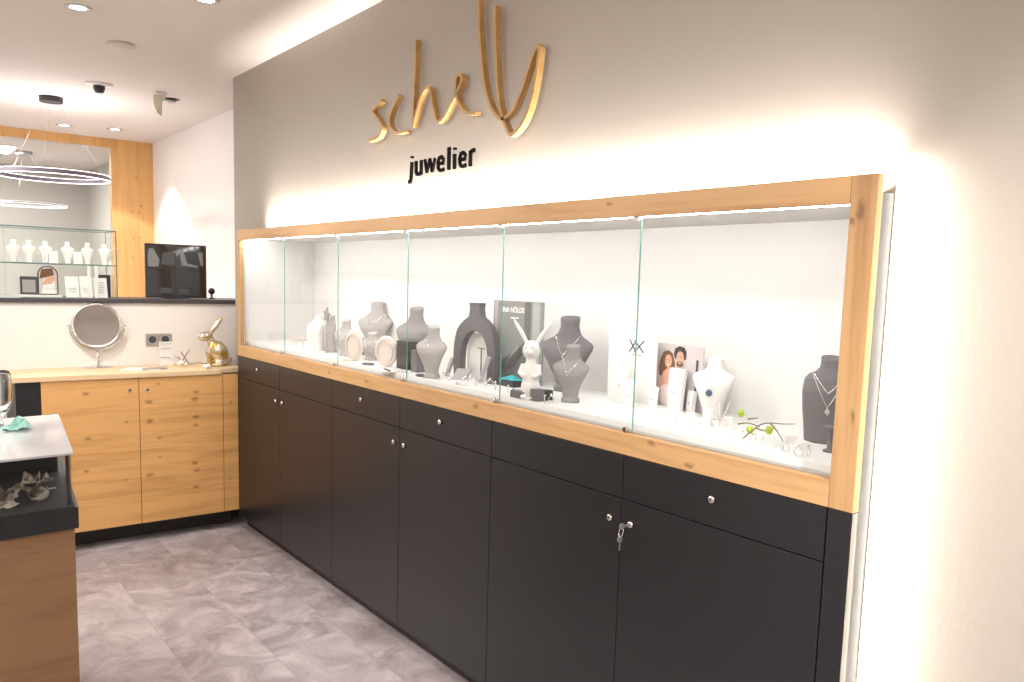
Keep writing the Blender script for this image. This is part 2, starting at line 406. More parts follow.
for i in range(6):
    y1 = Y0-W*i-(.04 if i == 0 else .001); y0 = Y0-W*(i+1)+.001
    g = B(); xg = .026
    g.box(xg, xg+.0035, y0, y1, ZB+.003, 1.602)
    g.bm.faces.ensure_lookup_table()
    for fc in g.bm.faces:
        c = fc.calc_center_median()
        if abs(c.y-y0) < 1e-4 or abs(c.y-y1) < 1e-4: fc.material_index = 1
    gp = g.build('glass_door', ['glass', 'glass_edge'], sc)
    if i < 5:
        lk = B(); yy = y0+.012
        lk.box(.014, .0255, yy-.018, yy+.010, ZB+.001, ZB+.012, .002)
        lk.lathe([(.007, 0), (.008, .002), (.008, .010), (.005, .012)], (.006, yy-.004, ZB+.008), 'x', 14)
        lk.build('lock', 'chrome', gp)
        lk = B(); lk.box(.016, .0255, y0-.002, y0+.02, 1.585, 1.598, .002); lk.build('hinge', 'chrome', gp)

# ------------------------------------------------------------------ dark base cabinets
KY = {0: 4.22, 2: 3.04, 3: 2.432, 5: 1.222}
names = ['leftmost two-door anthracite base cabinet under the showcase, beside the oak sideboard',
         'middle two-door anthracite base cabinet under the showcase',
         'rightmost two-door anthracite base cabinet under the showcase, a key hanging in one lock']
def knob(b, y, z, r=.0095, x=0.0):
    b.lathe([(r, 0), (r, -.007), (r*.85, -.010), (r*.4, -.0105)], (x, y, z), 'x', 18); return b
for c in range(3):
    ya, yb = Y0-2*W*c, Y0-2*W*(c+1)
    cb = thing('base_cabinet', names[c], 'cabinet', (0, (ya+yb)/2, ZP), group='anthracite base cabinets')
    b = B(); b.box(.020, .44, yb+.0005, ya-.0005, ZP+.001, ZR-.003); b.build('carcass', 'plinth', cb)
    for k in (0, 1):
        u = 2*c+k; d1, d0 = Y0-u*W-.0015, Y0-(u+1)*W+.0015
        if u == 0: d1 = Y0
        dr = B().box(0, .018, d0, d1, ZD+.0015, ZR-.002, .0012).build('drawer', 'anthracite', cb)
        if u in KY: knob(B(), KY[u], ZD+.068).build('knob', 'chrome', dr)
        do = B().box(0, .018, d0, d1, ZP, ZD-.0015, .0012).build('door', 'anthracite', cb)
        ky = (d0+.036) if k == 0 else (d1-.040)
        knob(B(), ky, ZD-.060).build('knob', 'chrome', do)
        if k == 0: pass
tag(B().box(0, .0215, YE, YR-.002, 0.002, ZR-.001, .001).build('end_panel', 'anthracite', loc=(0, YE+.03, 0)), 'narrow anthracite filler panel at the right end, below the oak post', 'panel')
tag(B().box(.055, .075, YR, Y0+.03, 0.001, ZP+.001).build('plinth', 'plinth', loc=(.06, 2.7, 0)), 'long dark recessed plinth under the anthracite cabinets', 'plinth')
# key in the last cabinet
kt = thing('key', 'small metal key with a ring hanging in the cabinet door lock', 'key', (-.012, 1.486, ZD-.060))
b = B(); b.box(-.030, -.011, 1.4855, 1.4875, ZD-.064, ZD-.058)
b.lathe([(.009, -.001), (.009, .001)], (-.034, 1.4865, ZD-.061), 'y', 16); b.build('key_blade', 'steel', kt)
b = B(); b.tube([(-.036+.004*math.cos(a), 1.4865+.012*math.sin(a)*.6, ZD-.076+.013*math.cos(a)) for a in [2*PI*i/16 for i in range(16)]], .0012, 6, True); b.build('key_ring', 'chrome', kt)
b = B(); b.lathe([(.009, -.001), (.009, .001)], (-.034, 1.492, ZD-.098), 'y', 16); b.box(-.036, -.031, 1.4915, 1.4928, ZD-.128, ZD-.104); b.build('key_bow', 'steel', kt)

# ------------------------------------------------------------------ oak sideboard under the low back wall
sb = thing('sideboard', 'oak sideboard with knotty doors standing against the low white wall', 'sideboard', (-.5, 4.7, 0))
B().box(-1.05, .045, Y0+.021, YB-.003, .105, .872).build('carcass', 'plinth', sb)
d = B().box(-.944, -.5085, Y0, Y0+.02, .105, .872, .001).build('door', 'oak_door', sb)
B().lathe([(.009, 0), (.009, -.006), (.007, -.008)], (-.553, Y0, .811), 'y', 16).build('knob', 'chrome', d)
d = B().box(-.5055, -.084, Y0, Y0+.02, .105, .872, .001).build('door', 'oak_door', sb)
B().lathe([(.009, 0), (.009, -.006), (.007, -.008)], (-.468, Y0, .809), 'y', 16).build('knob', 'chrome', d)
B().box(-.081, -.001, Y0, Y0+.02, .105, .868, .001).build('filler_strip', 'oak_door', sb)
B().box(-1.05, -.947, Y0, Y0+.02, .105, .872, .001).build('end_panel', 'anthracite', sb, label='anthracite end panel')
B().box(-1.05, -.001, 4.66, 4.68, .001, .104).build('plinth', 'plinth', sb)
tag(B().box(-1.062, -.095, Y0-.008, YB-.002, .8725, .897, .0015).box(-.095, .045, Y0+.05, YB-.002, .8725, .897, .0015).build('countertop', 'oak_top', loc=(-.5, 4.7, .8725)), 'pale oak countertop on the sideboard carrying the round mirror', 'countertop')
ZK = .897

# ------------------------------------------------------------------ vitrine, front left
A_, B_, C_ = on(74, 452.5, 2, .92), on(58.8, 414, 2, .92), on(0, 460.5, 2, .92)
dF = (C_-A_).normalized(); dS = (B_-A_)
wlen = .75
q0 = A_; q1 = A_+dF*wlen; q2 = q1+dS; q3 = B_
Q = [(q.x, q.y) for q in (q0, q1, q2, q3)]
ctr = Vector((sum(x for x, y in Q)/4, sum(y for x, y in Q)/4))
def inset(pts, d):
    out = []
    n = len(pts)
    for i in range(n):
        p = Vector(pts[i]); a = (Vector(pts[i-1])-p).normalized(); b = (Vector(pts[(i+1) % n])-p).normalized()
        s = abs(a.x*b.y-a.y*b.x); out.append(tuple(p+(a+b)*(d/s)))
    return out
vt = thing('counter_vitrine', 'counter with a glass display box and grey top, cut off at the lower left', 'counter', (ctr.x, ctr.y, 0))
ZV1, ZV0 = .772, .709
B().prism(inset(Q, .001), .914, .92).build('top', 'vit_top', vt, label='glossy light grey top')
b = B(); Qi = inset(Q, .008)
for i in range(4):
    a, c = Vector(Qi[i]), Vector(Qi[(i+1) % 4]); 
    if i == 1: continue
    n = Vector((-(c-a).y, (c-a).x)).normalized()*.005
    b.prism([tuple(a), tuple(c), tuple(c+n), tuple(a+n)], ZV1, .913)
b.build('glass_side', 'glass', vt)
Q4 = inset(Q, .02)
b = B(); p2, p3 = Vector(Q4[2]), Vector(Q4[3]); n = (Vector(Q4[0])-p3)*.32   # dark back board behind the display
bb = B()
bb.prism([tuple(p3+n), tuple(p2+n), tuple(p2+n*1.02+Vector((0, -.006))), tuple(p3+n*1.02+Vector((0, -.006)))], ZV1, .912)
bb.build('back_board', 'vit_black', vt)
b.bm.free()
B().prism(inset(Q, .004), ZV1-.004, ZV1).build('display_floor', 'vit_floor', vt)
B().prism(inset(Q, -.006), ZV0, ZV1-.004).build('band', 'vit_black', vt)
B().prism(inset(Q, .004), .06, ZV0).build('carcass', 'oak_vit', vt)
B().prism(inset(Q, .05), .001, .06).build('plinth', 'plinth', vt)
b = B()
c0 = Vector(inset(Q, .012)[0]); b.prism([(c0.x-.008, c0.y), (c0.x, c0.y), (c0.x, c0.y+.010), (c0.x-.008, c0.y+.010)], ZV1, .913)
b.build('corner_post', 'vit_black', vt)

def shell_mesh(seed, s=.05):
    b = B(); rnd = random.Random(seed)
    for k in range(5):
        ax = Matrix.Rotation(rnd.uniform(0, 6.28), 3, 'Z') @ Matrix.Rotation(rnd.uniform(-.7, .5), 3, 'Y')
        c = Vector((rnd.uniform(-.5, .5)*s, rnd.uniform(-.4, .4)*s, s*(.18+.28*k)))
        nu, nv = 14, 7; grid = []
        for i in range(nu):
            row = []
            for j in range(nv):
                a = 2.6*(i/(nu-1)-.5); rr = s*(.25+.85*j/(nv-1))*(1+.18*math.sin(a*7+k+seed))
                p = Vector((rr*math.cos(a), rr*math.sin(a), .35*s*math.sin(a*5+seed+k)*(j/(nv-1))+.5*s*(j/(nv-1))**2))
                row.append(c+ax @ (p-Vector((.5*s, 0, 0))))
            grid.append(row)
        up = [[b.bm.verts.new(p) for p in r] for r in grid]
        lo = [[b.bm.verts.new(p-ax @ Vector((0, 0, .10*s))) for p in r] for r in grid]
        for i in range(nu-1):
            for j in range(nv-1):
                for g, fl in ((up, 0), (lo, 1)):
                    q = [g[i][j], g[i+1][j], g[i+1][j+1], g[i][j+1]]
                    f = b.bm.faces.new(q if not fl else q[::-1]); f.smooth = True
        per = [(i, 0) for i in range(nu)]+[(nu-1, j) for j in range(1, nv)]+[(i, nv-1) for i in range(nu-2, -1, -1)]+[(0, j) for j in range(nv-2, 0, -1)]
        for t in range(len(per)):
            (i, j), (k2, l) = per[t], per[(t+1) % len(per)]
            b.bm.faces.new((up[i][j], lo[i][j], lo[k2][l], up[k2][l]))
    zm = min(v.co.z for v in b.bm.verts)
    bmesh.ops.translate(b.bm, vec=(0, 0, -zm), verts=b.bm.verts)
    return b
for i, (px, py, top, lab) in enumerate([(33, 501, 471, 'tall ruffled brown and cream shell cluster inside the glass counter vitrine'),
                                        (4, 508, 484, 'lower shell cluster at the picture edge inside the glass counter vitrine')]):
    p = on(px, py, 2, ZV1); h = zat(p.x, p.y, top)-ZV1
    b = shell_mesh(i*3+1, .030); zm = max(v.co.z for v in b.bm.verts); bmesh.ops.scale(b.bm, vec=(1.0, 1.0, h/zm), verts=b.bm.verts)
    o = b.build('shell_cluster', 'shell', loc=None); o.location = (p.x, p.y, ZV1+.0003); tag(o, lab, 'shell')
p = on(52, 488.5, 2, ZV1)
b = B(); b.box(p.x-.012, p.x+.010, p.y-.003, p.y+.003, ZV1, ZV1+.002); b.box(p.x-.014, p.x-.011, p.y-.003, p.y+.002, ZV1, ZV1+.008)
tag(b.build('price_tag', 'white_matte', loc=(p.x, p.y, ZV1)), 'tiny white folded tag lying beside the shells in the vitrine', 'tag')

# glass vessel and mint tissue on the vitrine top
p = on(1, 431, 2, .92); zt_ = zat(p.x, p.y, 371)
H_ = zt_-.92
gv = B(); pr = [(.030, 0), (.031, .003), (.012, .010), (.007, .03), (.009, .045), (.026, .065), (.034, .095), (.036, .125), (.032, H_-.01), (.026, H_), (.0235, H_), (.0295, H_-.012), (.033, .125), (.031, .095), (.022, .068), (.003, .056)]
gv.lathe(pr, (p.x, p.y, .9203), 'z', 32); tag(gv.build('glass_vase', 'clear_glass', loc=(p.x, p.y, .92)), 'clear glass vase standing on the grey vitrine top at the left edge', 'vase')
def cloth(cx, cy, z, sx, sy, h, seed, n=14):
    b = B(); up = []
    for i in range(n):
        r = []
        for j in range(n):
            x = (i/(n-1)-.5)*sx; y = (j/(n-1)-.5)*sy
            e = 1-max(abs(i/(n-1)-.5), abs(j/(n-1)-.5))*1.7
            zz = h*(max(e, 0))*(.6+.8*noise.noise(Vector((x*26+seed, y*26, seed))))+.0015
            r.append((cx+x+.006*math.sin(j*1.3+seed), cy+y+.006*math.sin(i*1.7), z+max(zz, .0015)))
        up.append(r)
    U = [[b.bm.verts.new(q) for q in r] for r in up]; Lw = [[b.bm.verts.new((q[0], q[1], max(q[2]-.0015, z+.0002))) for q in r] for r in up]
    for i in range(n-1):
        for j in range(n-1):
            b.bm.faces.new((U[i][j], U[i+1][j], U[i+1][j+1], U[i][j+1])).smooth = True; b.bm.faces.new((Lw[i][j], Lw[i][j+1], Lw[i+1][j+1], Lw[i+1][j])).smooth = True
    for i in range(n-1):
        for a, c in (((i, 0), (i+1, 0)), ((i+1, n-1), (i, n-1)), ((0, i+1), (0, i)), ((n-1, i), (n-1, i+1))):
            b.bm.faces.new((U[a[0]][a[1]], Lw[a[0]][a[1]], Lw[c[0]][c[1]], U[c[0]][c[1]]))
    return b
p = on(17, 429, 2, .92)
tag(cloth(p.x-.002, p.y+.0, .9203, .07, .075, .075, 3.3).build('tissue', 'mint', loc=(p.x, p.y, .92)), 'crumpled mint green tissue beside the glass vase on the vitrine', 'tissue')

# ------------------------------------------------------------------ wall sign
XS = XW-.012
def tr(pts, k=6): return smooth_path([on(x, y, 0, XS-.02) for x, y in pts], k)
s1 = lambda L: [(360+x/5.683, 30+y/5.683) for x, y in L]
s2 = lambda L: [(460+x/4.867, y/4.867) for x, y in L]
strokes = [
 s1([(120, 400), (92, 430), (70, 465), (100, 508), (122, 555), (105, 600), (80, 618), (45, 628)]),
 s1([(217, 370), (192, 420), (172, 475), (163, 520), (172, 560), (205, 583), (258, 572)]),
 s1([(315, 55), (313, 180), (306, 330), (298, 470), (292, 550)]),
 s1([(296, 552), (313, 480), (338, 390), (362, 340), (382, 324), (398, 350), (410, 420), (422, 485), (440, 520), (475, 490), (518, 410), (552, 345), (573, 295), (572, 262), (556, 252), (543, 275), (540, 320), (548, 385), (568, 435), (600, 468), (655, 472)]),
 s2([(90, -70), (90, 60), (95, 190), (104, 310), (120, 430), (148, 520), (185, 570), (212, 574), (255, 535), (292, 450), (325, 350), (355, 260), (380, 222), (380, 260), (366, 370), (342, 490), (305, 590), (250, 655), (222, 620), (196, 540), (180, 420), (172, 250), (169, 130), (168, 28)]),
]
sg = thing('sign_lettering', 'handwritten oak lettering reading schelly mounted on the taupe wall', 'sign', (XW, 2.6, 2.0))
for st in strokes:
    B().ribbon(tr(st), .011, (1, 0, 0), .022).build('letter', 'oak_sign', sg)
for i, (x, y) in enumerate([(382, 120), (398, 129), (414, 90), (451, 100), (502, 117), (534, 90)]):
    q = on(x, y, 0, XS); B().tube([(XS+.0005, q.y, q.z), (XW+.002, q.y, q.z)], .002).build('pin', 'steel', sg)
# black word below: condensed letters
jw = thing('word_sign', 'small black lettering reading juwelier below the oak script', 'sign', (XW, 2.53, 1.8))
def G(x, y): return on(x, y, 0, XS-.008)
zbase = lambda y: 0
def letter(polys, sw):
    b = B()
    for pl in polys: b.ribbon([(XS-.010, p.y, p.z) for p in [G(400+x/11.378, 140+y/11.378) for x, y in pl]], sw, (1, 0, 0), .007)
    b.build('letter', 'letter_black', jw)
SW = .0155
letter([[(133, 250), (128, 330), (124, 430), (118, 470), (95, 478)], [(136, 182), (134, 208)]], SW)
letter([[(180, 240), (178, 360), (188, 388), (212, 388), (232, 372)], [(240, 228), (236, 396)]], SW*.9)
letter([[(280, 220), (302, 372)], [(302, 372), (336, 212)], [(336, 212), (362, 362)], [(362, 362), (396, 205)]], SW*.72)
letter([[(438, 268), (488, 262), (490, 215), (470, 190), (442, 205), (430, 250), (432, 320), (450, 345), (475, 345), (498, 330)]], SW*.8)
letter([[(555, 82), (552, 338)]], SW)
letter([[(618, 158), (615, 330)], [(622, 85), (620, 112)]], SW)
letter([[(680, 225), (735, 215), (738, 165), (718, 142), (690, 155), (676, 205), (678, 270), (696, 298), (722, 298), (746, 282)]], SW*.8)
letter([[(800, 118), (796, 298)], [(802, 150), (818, 122), (848, 112)]], SW*.85)

# ------------------------------------------------------------------ ceiling fittings
def downlight(x, y, r, lab, power, aim=None, cone=1.25, blend=.6):
    t = thing('downlight', lab, 'ceiling light', (x, y, ZC), group='round recessed ceiling spots')
    B().lathe([(r*.62, 0), (r*.62, -.004), (r*.8, -.006), (r, -.004), (r, 0)], (x, y, ZC-.0002), 'z', 32, cap=False).build('trim_ring', 'steel', t)
    B().lathe([(r*.61, -.001), (r*.61, -.003)], (x, y, ZC), 'z', 32).build('lamp', 'lamp_disc', t)
    if power:
        l = bpy.data.lights.new('spot', 'SPOT'); l.energy = power; l.spot_size = cone; l.spot_blend = blend; l.shadow_soft_size = .03; l.color = (1, .93, .84)
        o = bpy.data.objects.new('spot_light', l); o.location = (x, y, ZC-.012); COL.objects.link(o)
        if aim: o.rotation_euler = (Vector(aim)-Vector(o.location)).to_track_quat('-Z', 'Y').to_euler()
downlight(-.83, 3.98, .052, 'round recessed downlight nearest the top left corner of the picture', 60, (-.7, 5.05, 1.2))
downlight(-.459, 3.50, .052, 'round recessed downlight cut by the top picture edge near the sign wall', 30)
downlight(-.372, 7.25, .055, 'far recessed downlight above the oak window beam, left of two', 30)
downlight(-.044, 7.13, .055, 'far recessed downlight near the oak pillar, right of two', 30, None, 1.62, .15)
for x, y in ((-.9, 1.0), (-.4, 2.0), (-.5, -.4)): 
    pass
t = thing('downlight', 'dark swivel spot on the ceiling beside the cream motion sensor', 'ceiling light', (-.033, 5.62, ZC))
B().lathe([(.05, 0), (.05, -.004), (.035, -.006)], (-.033, 5.62, ZC-.0002), 'z', 24).build('trim_ring', 'black_plastic', t)
B().lathe([(.03, -.006), (.03, -.02), (.02, -.024)], (-.033, 5.62, ZC), 'z', 20).build('lamp', 'steel', t)
x, y = -.464, 5.499
t = thing('dome_camera', 'small black eyeball camera in a white ceiling disc', 'camera', (x, y, ZC))
B().lathe([(.075, -.0002), (.075, -.006), (.03, -.012)], (x, y, ZC), 'z', 32).build('base_disc', 'white_matte', t)
B().lathe([(.032, -.012), (.032, -.028), (.022, -.05), (.004, -.052)], (x, y, ZC), 'z', 24).build('dome', 'black_plastic', t)
x, y = -.565, 4.463
tag(B().lathe([(.060, -.0002), (.060, -.012), (.045, -.022), (.01, -.024)], (x, y, ZC), 'z', 28).build('smoke_detector', 'ceiling', loc=(x, y, ZC)), 'flat round white smoke detector on the ceiling', 'smoke detector')
x, y = -.13, 5.445
t = thing('motion_sensor', 'cream wedge shaped motion sensor hanging from the ceiling', 'sensor', (x, y, ZC))
b = B(); b.slab([(x-.05, y, ZC-.02), (x-.05, y, ZC-.075), (x-.03, y, ZC-.125), (x-.004, y, ZC-.145), (x+.004, y, ZC-.02)], (.2, 1, 0), .055); b.build('housing', 'sensor_cream', t)
b = B(); b.box(x-.035, x+.03, y, y+.05, ZC-.02, ZC-.0005, .003); b.box(x+.005, x+.02, y+.01, y+.03, ZC-.05, ZC-.018); b.build('bracket', 'white_matte', t)
# ring pendant
def ring_lamp(cx, cy, cz, R, lab, canopy=True):
    t = thing('ring_pendant', lab, 'pendant lamp', (cx, cy, cz))
    h = .013 if canopy else .006
    b = B(); rs = []
    N_ = 72
    for i in range(N_):
        a = 2*PI*i/N_; c, s = math.cos(a), math.sin(a)
        rs.append([(cx+(R-.012)*c, cy+(R-.012)*s, cz-h), (cx+R*c, cy+R*s, cz-h), (cx+R*c, cy+R*s, cz+h), (cx+(R-.012)*c, cy+(R-.012)*s, cz+h)])
    rs.append(rs[0]); b.rings(rs, False, False); b.build('ring', 'dark_ring', t)
    for dz in (h, -h):
        b = B(); rs = []
        for i in range(N_):
            a = 2*PI*i/N_; c, s = math.cos(a), math.sin(a); z0, z1 = cz+dz, cz+dz*1.18
            rs.append([(cx+(R-.014)*c, cy+(R-.014)*s, z0), (cx+(R+.002)*c, cy+(R+.002)*s, z0), (cx+(R+.002)*c, cy+(R+.002)*s, z1), (cx+(R-.014)*c, cy+(R-.014)*s, z1)])
        rs.append(rs[0]); b.rings(rs, False, False); b.build('light_band', 'ring_light', t)
    B().lathe([(.068, -.0005), (.068, -.03), (.066, -.034)], (cx, cy, ZC), 'z', 32).build('canopy', 'black_plastic' if canopy else 'steel', t)
    for k in range(3):
        a = 2.3+2*PI*k/3
        B().tube([(cx+.05*math.cos(a), cy+.05*math.sin(a), ZC-.033), (cx+(R-.006)*math.cos(a), cy+(R-.006)*math.sin(a), cz+h*1.7)], .0009, 5).build('cable', 'steel', t)
ring_lamp(-.617, 6.146, 2.005, .325, 'thin dark ring pendant lamp with glowing edges in front of the window')
area('ring_uplight', (-.617, 6.146, 2.06),   .55, .55, 3, (PI, 0, 0), (1, .96, .95))
ring_lamp(-.40, 9.2, 2.005, .34, 'second ring pendant lamp seen through the window glass', False)
t = thing('panel_lamp', 'rectangular white ceiling panel lamp seen through the window glass', 'ceiling light', (-.8, 9.1, ZC))
B().box(-1.15, -.49, 8.83, 9.4, ZC-.012, ZC-.0005).build('frame', 'white_matte', t)
B().box(-1.13, -.51, 8.85, 9.38, ZC-.016, ZC-.012).build('diffuser', 'led', t)

# ------------------------------------------------------------------ busts and necklaces
PROF = [(0, .46, .46, .02), (.06, .46, .46, .02), (.09, .38, .36, .02), (.20, .44, .36, -.02), (.34, .62, .38, -.10), (.48, .84, .38, -.13), (.58, .98, .32, -.09), (.63, 1.0, .25, -.03), (.665, .93, .21, .02), (.70, .76, .20, .07), (.745, .55, .20, .12), (.80, .42, .22, .16), (.88, .35, .23, .19), (1.0, .37, .25, .21)]
SLIM = [(0, .40, .50, 0), (.05, .40, .50, 0), (.16, .46, .42, -.04), (.36, .62, .44, -.12), (.55, .86, .42, -.14), (.68, 1.0, .32, -.05), (.73, .90, .26, .02), (.77, .60, .24, .08), (.82, .40, .24, .12), (.90, .35, .24, .14), (1.0, .36, .24, .14)]
FULL = [(0, .80, .55, 0), (.04, .83, .56, -.01), (.20, .88, .56, -.05), (.40, .96, .56, -.10), (.60, 1.0, .52, -.12), (.74, .95, .42, -.05), (.80, .80, .34, .02), (.84, .52, .30, .08), (.88, .40, .28, .12), (.95, .36, .27, .14), (1.0, .37, .27, .14)]
def prof_at(P_, t):
    for i in range(len(P_)-1):
        a, b = P_[i], P_[i+1]
        if a[0] <= t <= b[0]:
            k = (t-a[0])/(b[0]-a[0]) if b[0] > a[0] else 0; k = k*k*(3-2*k)*.5+k*.5
            return [a[j]+(b[j]-a[j])*k for j in (1, 2, 3)]
    return list(P_[-1][1:])
def bust_mesh(h, wd, dp, P_=PROF, n=36, m=34):
    b = B(); rs = []
    ts = sorted(set([p[0] for p in P_]+[i/m for i in range(m+1)]))
    for t in ts:
        hw, hd, xo = prof_at(P_, t); ring = []
        for j in range(n):
            a = 2*PI*j/n; c, s = math.cos(a), math.sin(a); e = .86
            x_ = xo*dp+hd*dp*math.copysign(abs(c)**e, c)
            ring.append((x_, hw*wd/2*math.copysign(abs(s)**e, s), t*h+max(0, t-.86)/.14*.35*(x_-xo*dp)))
        rs.append(ring)
    return b.rings(rs)
BUSTS = {}
def bust(px, py, top, wpx, mt, lab, rz=0, P_=PROF, dpf=.5, group=None, cat='display bust', z=None):
    z = ZF if z is None else z
    p = on(px, py, 2, z); h = zat(p.x, p.y, top)-z; wd = wpx/ppm((p.x, p.y, z+h/2)); dp = wd*dpf
    if z == ZF: p.x = max(p.x, .045+dp*.7); p.x = min(p.x, XB-dp*.62)
    o = bust_mesh(h, wd, dp, P_).build('display_bust', mt); o.location = (p.x, p.y, z+.0003); o.rotation_euler = (0, 0, rz)
    tag(o, lab, cat, group); return dict(o=o, h=h, wd=wd, dp=dp, P=P_, p=Vector((p.x, p.y, z)), rz=rz)
def surf(bd, y, t):
    hw, hd, xo = prof_at(bd['P'], t); s = min(abs(y)/(hw*bd['wd']/2), .999)
    e = .86; c = (max(0, 1-s**(2/e)))**(e/2)
    return xo*bd['dp']-hd*bd['dp']*c
def necklace(bd, t_low, lab, t_neck=.80, wn=.34, mt='silver', r=.0009, pend=None, pend_mt='silver', v=1.15):
    root = thing('necklace', lab, 'necklace', bd['p']+Vector((0, 0, bd['h']*t_neck)), bd['rz'])
    pts = []
    z0 = bd['h']*t_neck
    for i in range(33):
        s = -1+2*i/32; y = s*wn*bd['wd']/2; t = t_low+(t_neck-t_low)*abs(s)**v
        pts.append((surf(bd, y, t)-r*1.6, y, t*bd['h']-z0))
    B().tube(pts, r, 6).build('chain', mt, root, local=True)
    if pend:
        x = surf(bd, 0, t_low)-r*1.6; z = t_low*bd['h']-z0; s = pend
        b = B(); b.slab([(x-.003, 0, z), (x-.003, s*.6, z-s), (x-.003, 0, z-2*s), (x-.003, -s*.6, z-s)], (1, 0, 0), .0025); b.build('pendant', pend_mt, root, local=True)
    return root

# --- unit 5: big dark bust with a small one before it
b5 = bust(566, 391, 318, 56, 'bust_grey', 'tall dark grey necklace bust right of the white rabbit figure', rz=.45, P_=PROF, dpf=.42)
necklace(b5, .50, 'thin silver chain with a small drop on the tall dark bust by the rabbit', pend=.005, t_neck=.77, wn=.50)
b5b = bust(570, 402, 346, 40, 'bust_mid', 'small grey bust standing just before the tall dark bust', rz=.4, dpf=.42)
necklace(b5b, .52, 'thin silver chain with a drop on the small bust before the tall one', t_neck=.78, wn=.5, pend=.004)
# --- unit 6 right: dark full bust behind the post
b6 = bust(825, 442, 358, 50, 'bust_grey', 'dark round shouldered bust at the right end of the case, half behind the oak post', rz=.55, P_=FULL, dpf=.48)
necklace(b6, .60, 'short silver chain on the dark bust at the right end', t_neck=.83, wn=.62)
necklace(b6, .44, 'long silver chain with a clover pendant on the right end bust', t_neck=.83, wn=.66, pend=.011)
p = on(829, 458, 2, ZF)
p = on(830, 452, 2, ZF)
tag(B().lathe([(.016, 0), (.016, .004), (.008, .008), (.008, .05), (.018, .056), (.018, .06)], (p.x, p.y, ZF+.0003), 'z', 20).build('ring_stand', 'bust_grey', loc=(p.x, p.y, ZF)), 'small dark pedestal at the foot of the right end bust', 'stand')
# --- white bust with blue stone
b7 = bust(712, 418, 358, 44, 'white_matte', 'white necklace bust with a round blue stone, right of the couple photo', rz=.35, P_=SLIM, dpf=.5)
r7 = necklace(b7, .48, 'silver chain with a round dark blue stone on the white bust', t_neck=.80, wn=.5)
x = surf(b7, 0, .46); B().lathe([(.009, 0), (.010, -.003), (.006, -.006)], (x-.001, 0, b7['h']*(.44-.80)), 'x', 18).build('pendant', 'blue_stone', r7, local=True)
# --- unit 3, 4 busts; the unit 3 greys are paled to imitate haze
b3a = bust(345, 356, 320, 26, 'bust_light', 'small grey bust at the left of the third glass door', rz=.45, P_=PROF, dpf=.42)
necklace(b3a, .42, 'silver bead chain on the small grey bust of the third door', t_neck=.78, wn=.6, r=.0016)
b3b = bust(376, 352, 303, 40, 'bust_light', 'taller grey bust in the middle of the third glass door', rz=.45, P_=PROF, dpf=.42)
necklace(b3b, .56, 'crystal collar on the taller grey bust of the third door', t_neck=.78, wn=.6, r=.0022)
b3c = bust(371, 360, 333, 30, 'bust_light', 'low grey bust in front of the taller one behind the third door', rz=.4, dpf=.42)
necklace(b3c, .46, 'silver chain on the low grey bust behind the third door', t_neck=.78, wn=.6, r=.0016)
b4a = bust(414, 366, 308, 42, 'bust_mid', 'grey bust at the left of the fourth glass door, behind a paler one', rz=.45, dpf=.42)
b4b = bust(426, 378, 327, 36, 'bust_light', 'pale grey bust in front of the grey one behind the fourth door', rz=.45, P_=PROF, dpf=.42)
necklace(b4b, .60, 'thin chain on the pale grey bust of the fourth door', t_neck=.78, wn=.5)
# star on white bust, unit 2
b2 = bust(317, 350, 316, 26, 'white_matte', 'white rounded bust behind the second glass door, under the grey star', rz=0, P_=FULL)
b2b = bust(331, 352, 316, 18, 'bust_light', 'pale grey narrow bust at the right edge of the second glass door', rz=0, P_=FULL)
q = b2['p']+Vector((-.02, 0, 0)); zz = b2['h']+ZF
cs = on(326, 315, 0, q.x)
b = B(); pts = []
for i in range(10):
    a = PI/2+PI*i/5+.15; r = .038 if i % 2 == 0 else .018; pts.append((cs.x, cs.y+r*math.cos(a), cs.z+r*math.sin(a)))
b.slab(pts, (1, 0, 0), .008)
b.tube([(cs.x+.004, cs.y, cs.z-.015), (cs.x+.004, cs.y, ZF+.002)], .0015, 6)
b.lathe([(.012, 0), (.012, .002)], (cs.x+.004, cs.y, ZF+.0003), 'z', 16)
tag(b.build('star_ornament', 'bust_mid', loc=(cs.x, cs.y, ZF)), 'grey five pointed star on a thin rod behind the second glass door', 'ornament')
# small beige floral sprigs, unit 2
for i, x in enumerate((296, 303, 310)):
    p = on(x, 349, 2, ZF); b = B()
    b.tube([(p.x, p.y, ZF+.001), (p.x+.003, p.y, ZF+.03), (p.x, p.y+.01, ZF+.05)], .0016, 6)
    for k in range(6):
        a = k*1.05; b.ell((p.x+.012*math.cos(a), p.y+.016*math.sin(a)+.008, ZF+.046+.006*(k % 2)), (.007, .009, .005), n=8, m=6)
    tag(b.build('blossom_ornament', 'blush', loc=(p.x, p.y, ZF)), ['beige blossom ornament nearest the left end of the case, behind the second door', 'beige blossom ornament, middle of three behind the second door', 'beige blossom ornament next to the white rounded bust'][i], 'ornament', 'beige blossom ornaments')
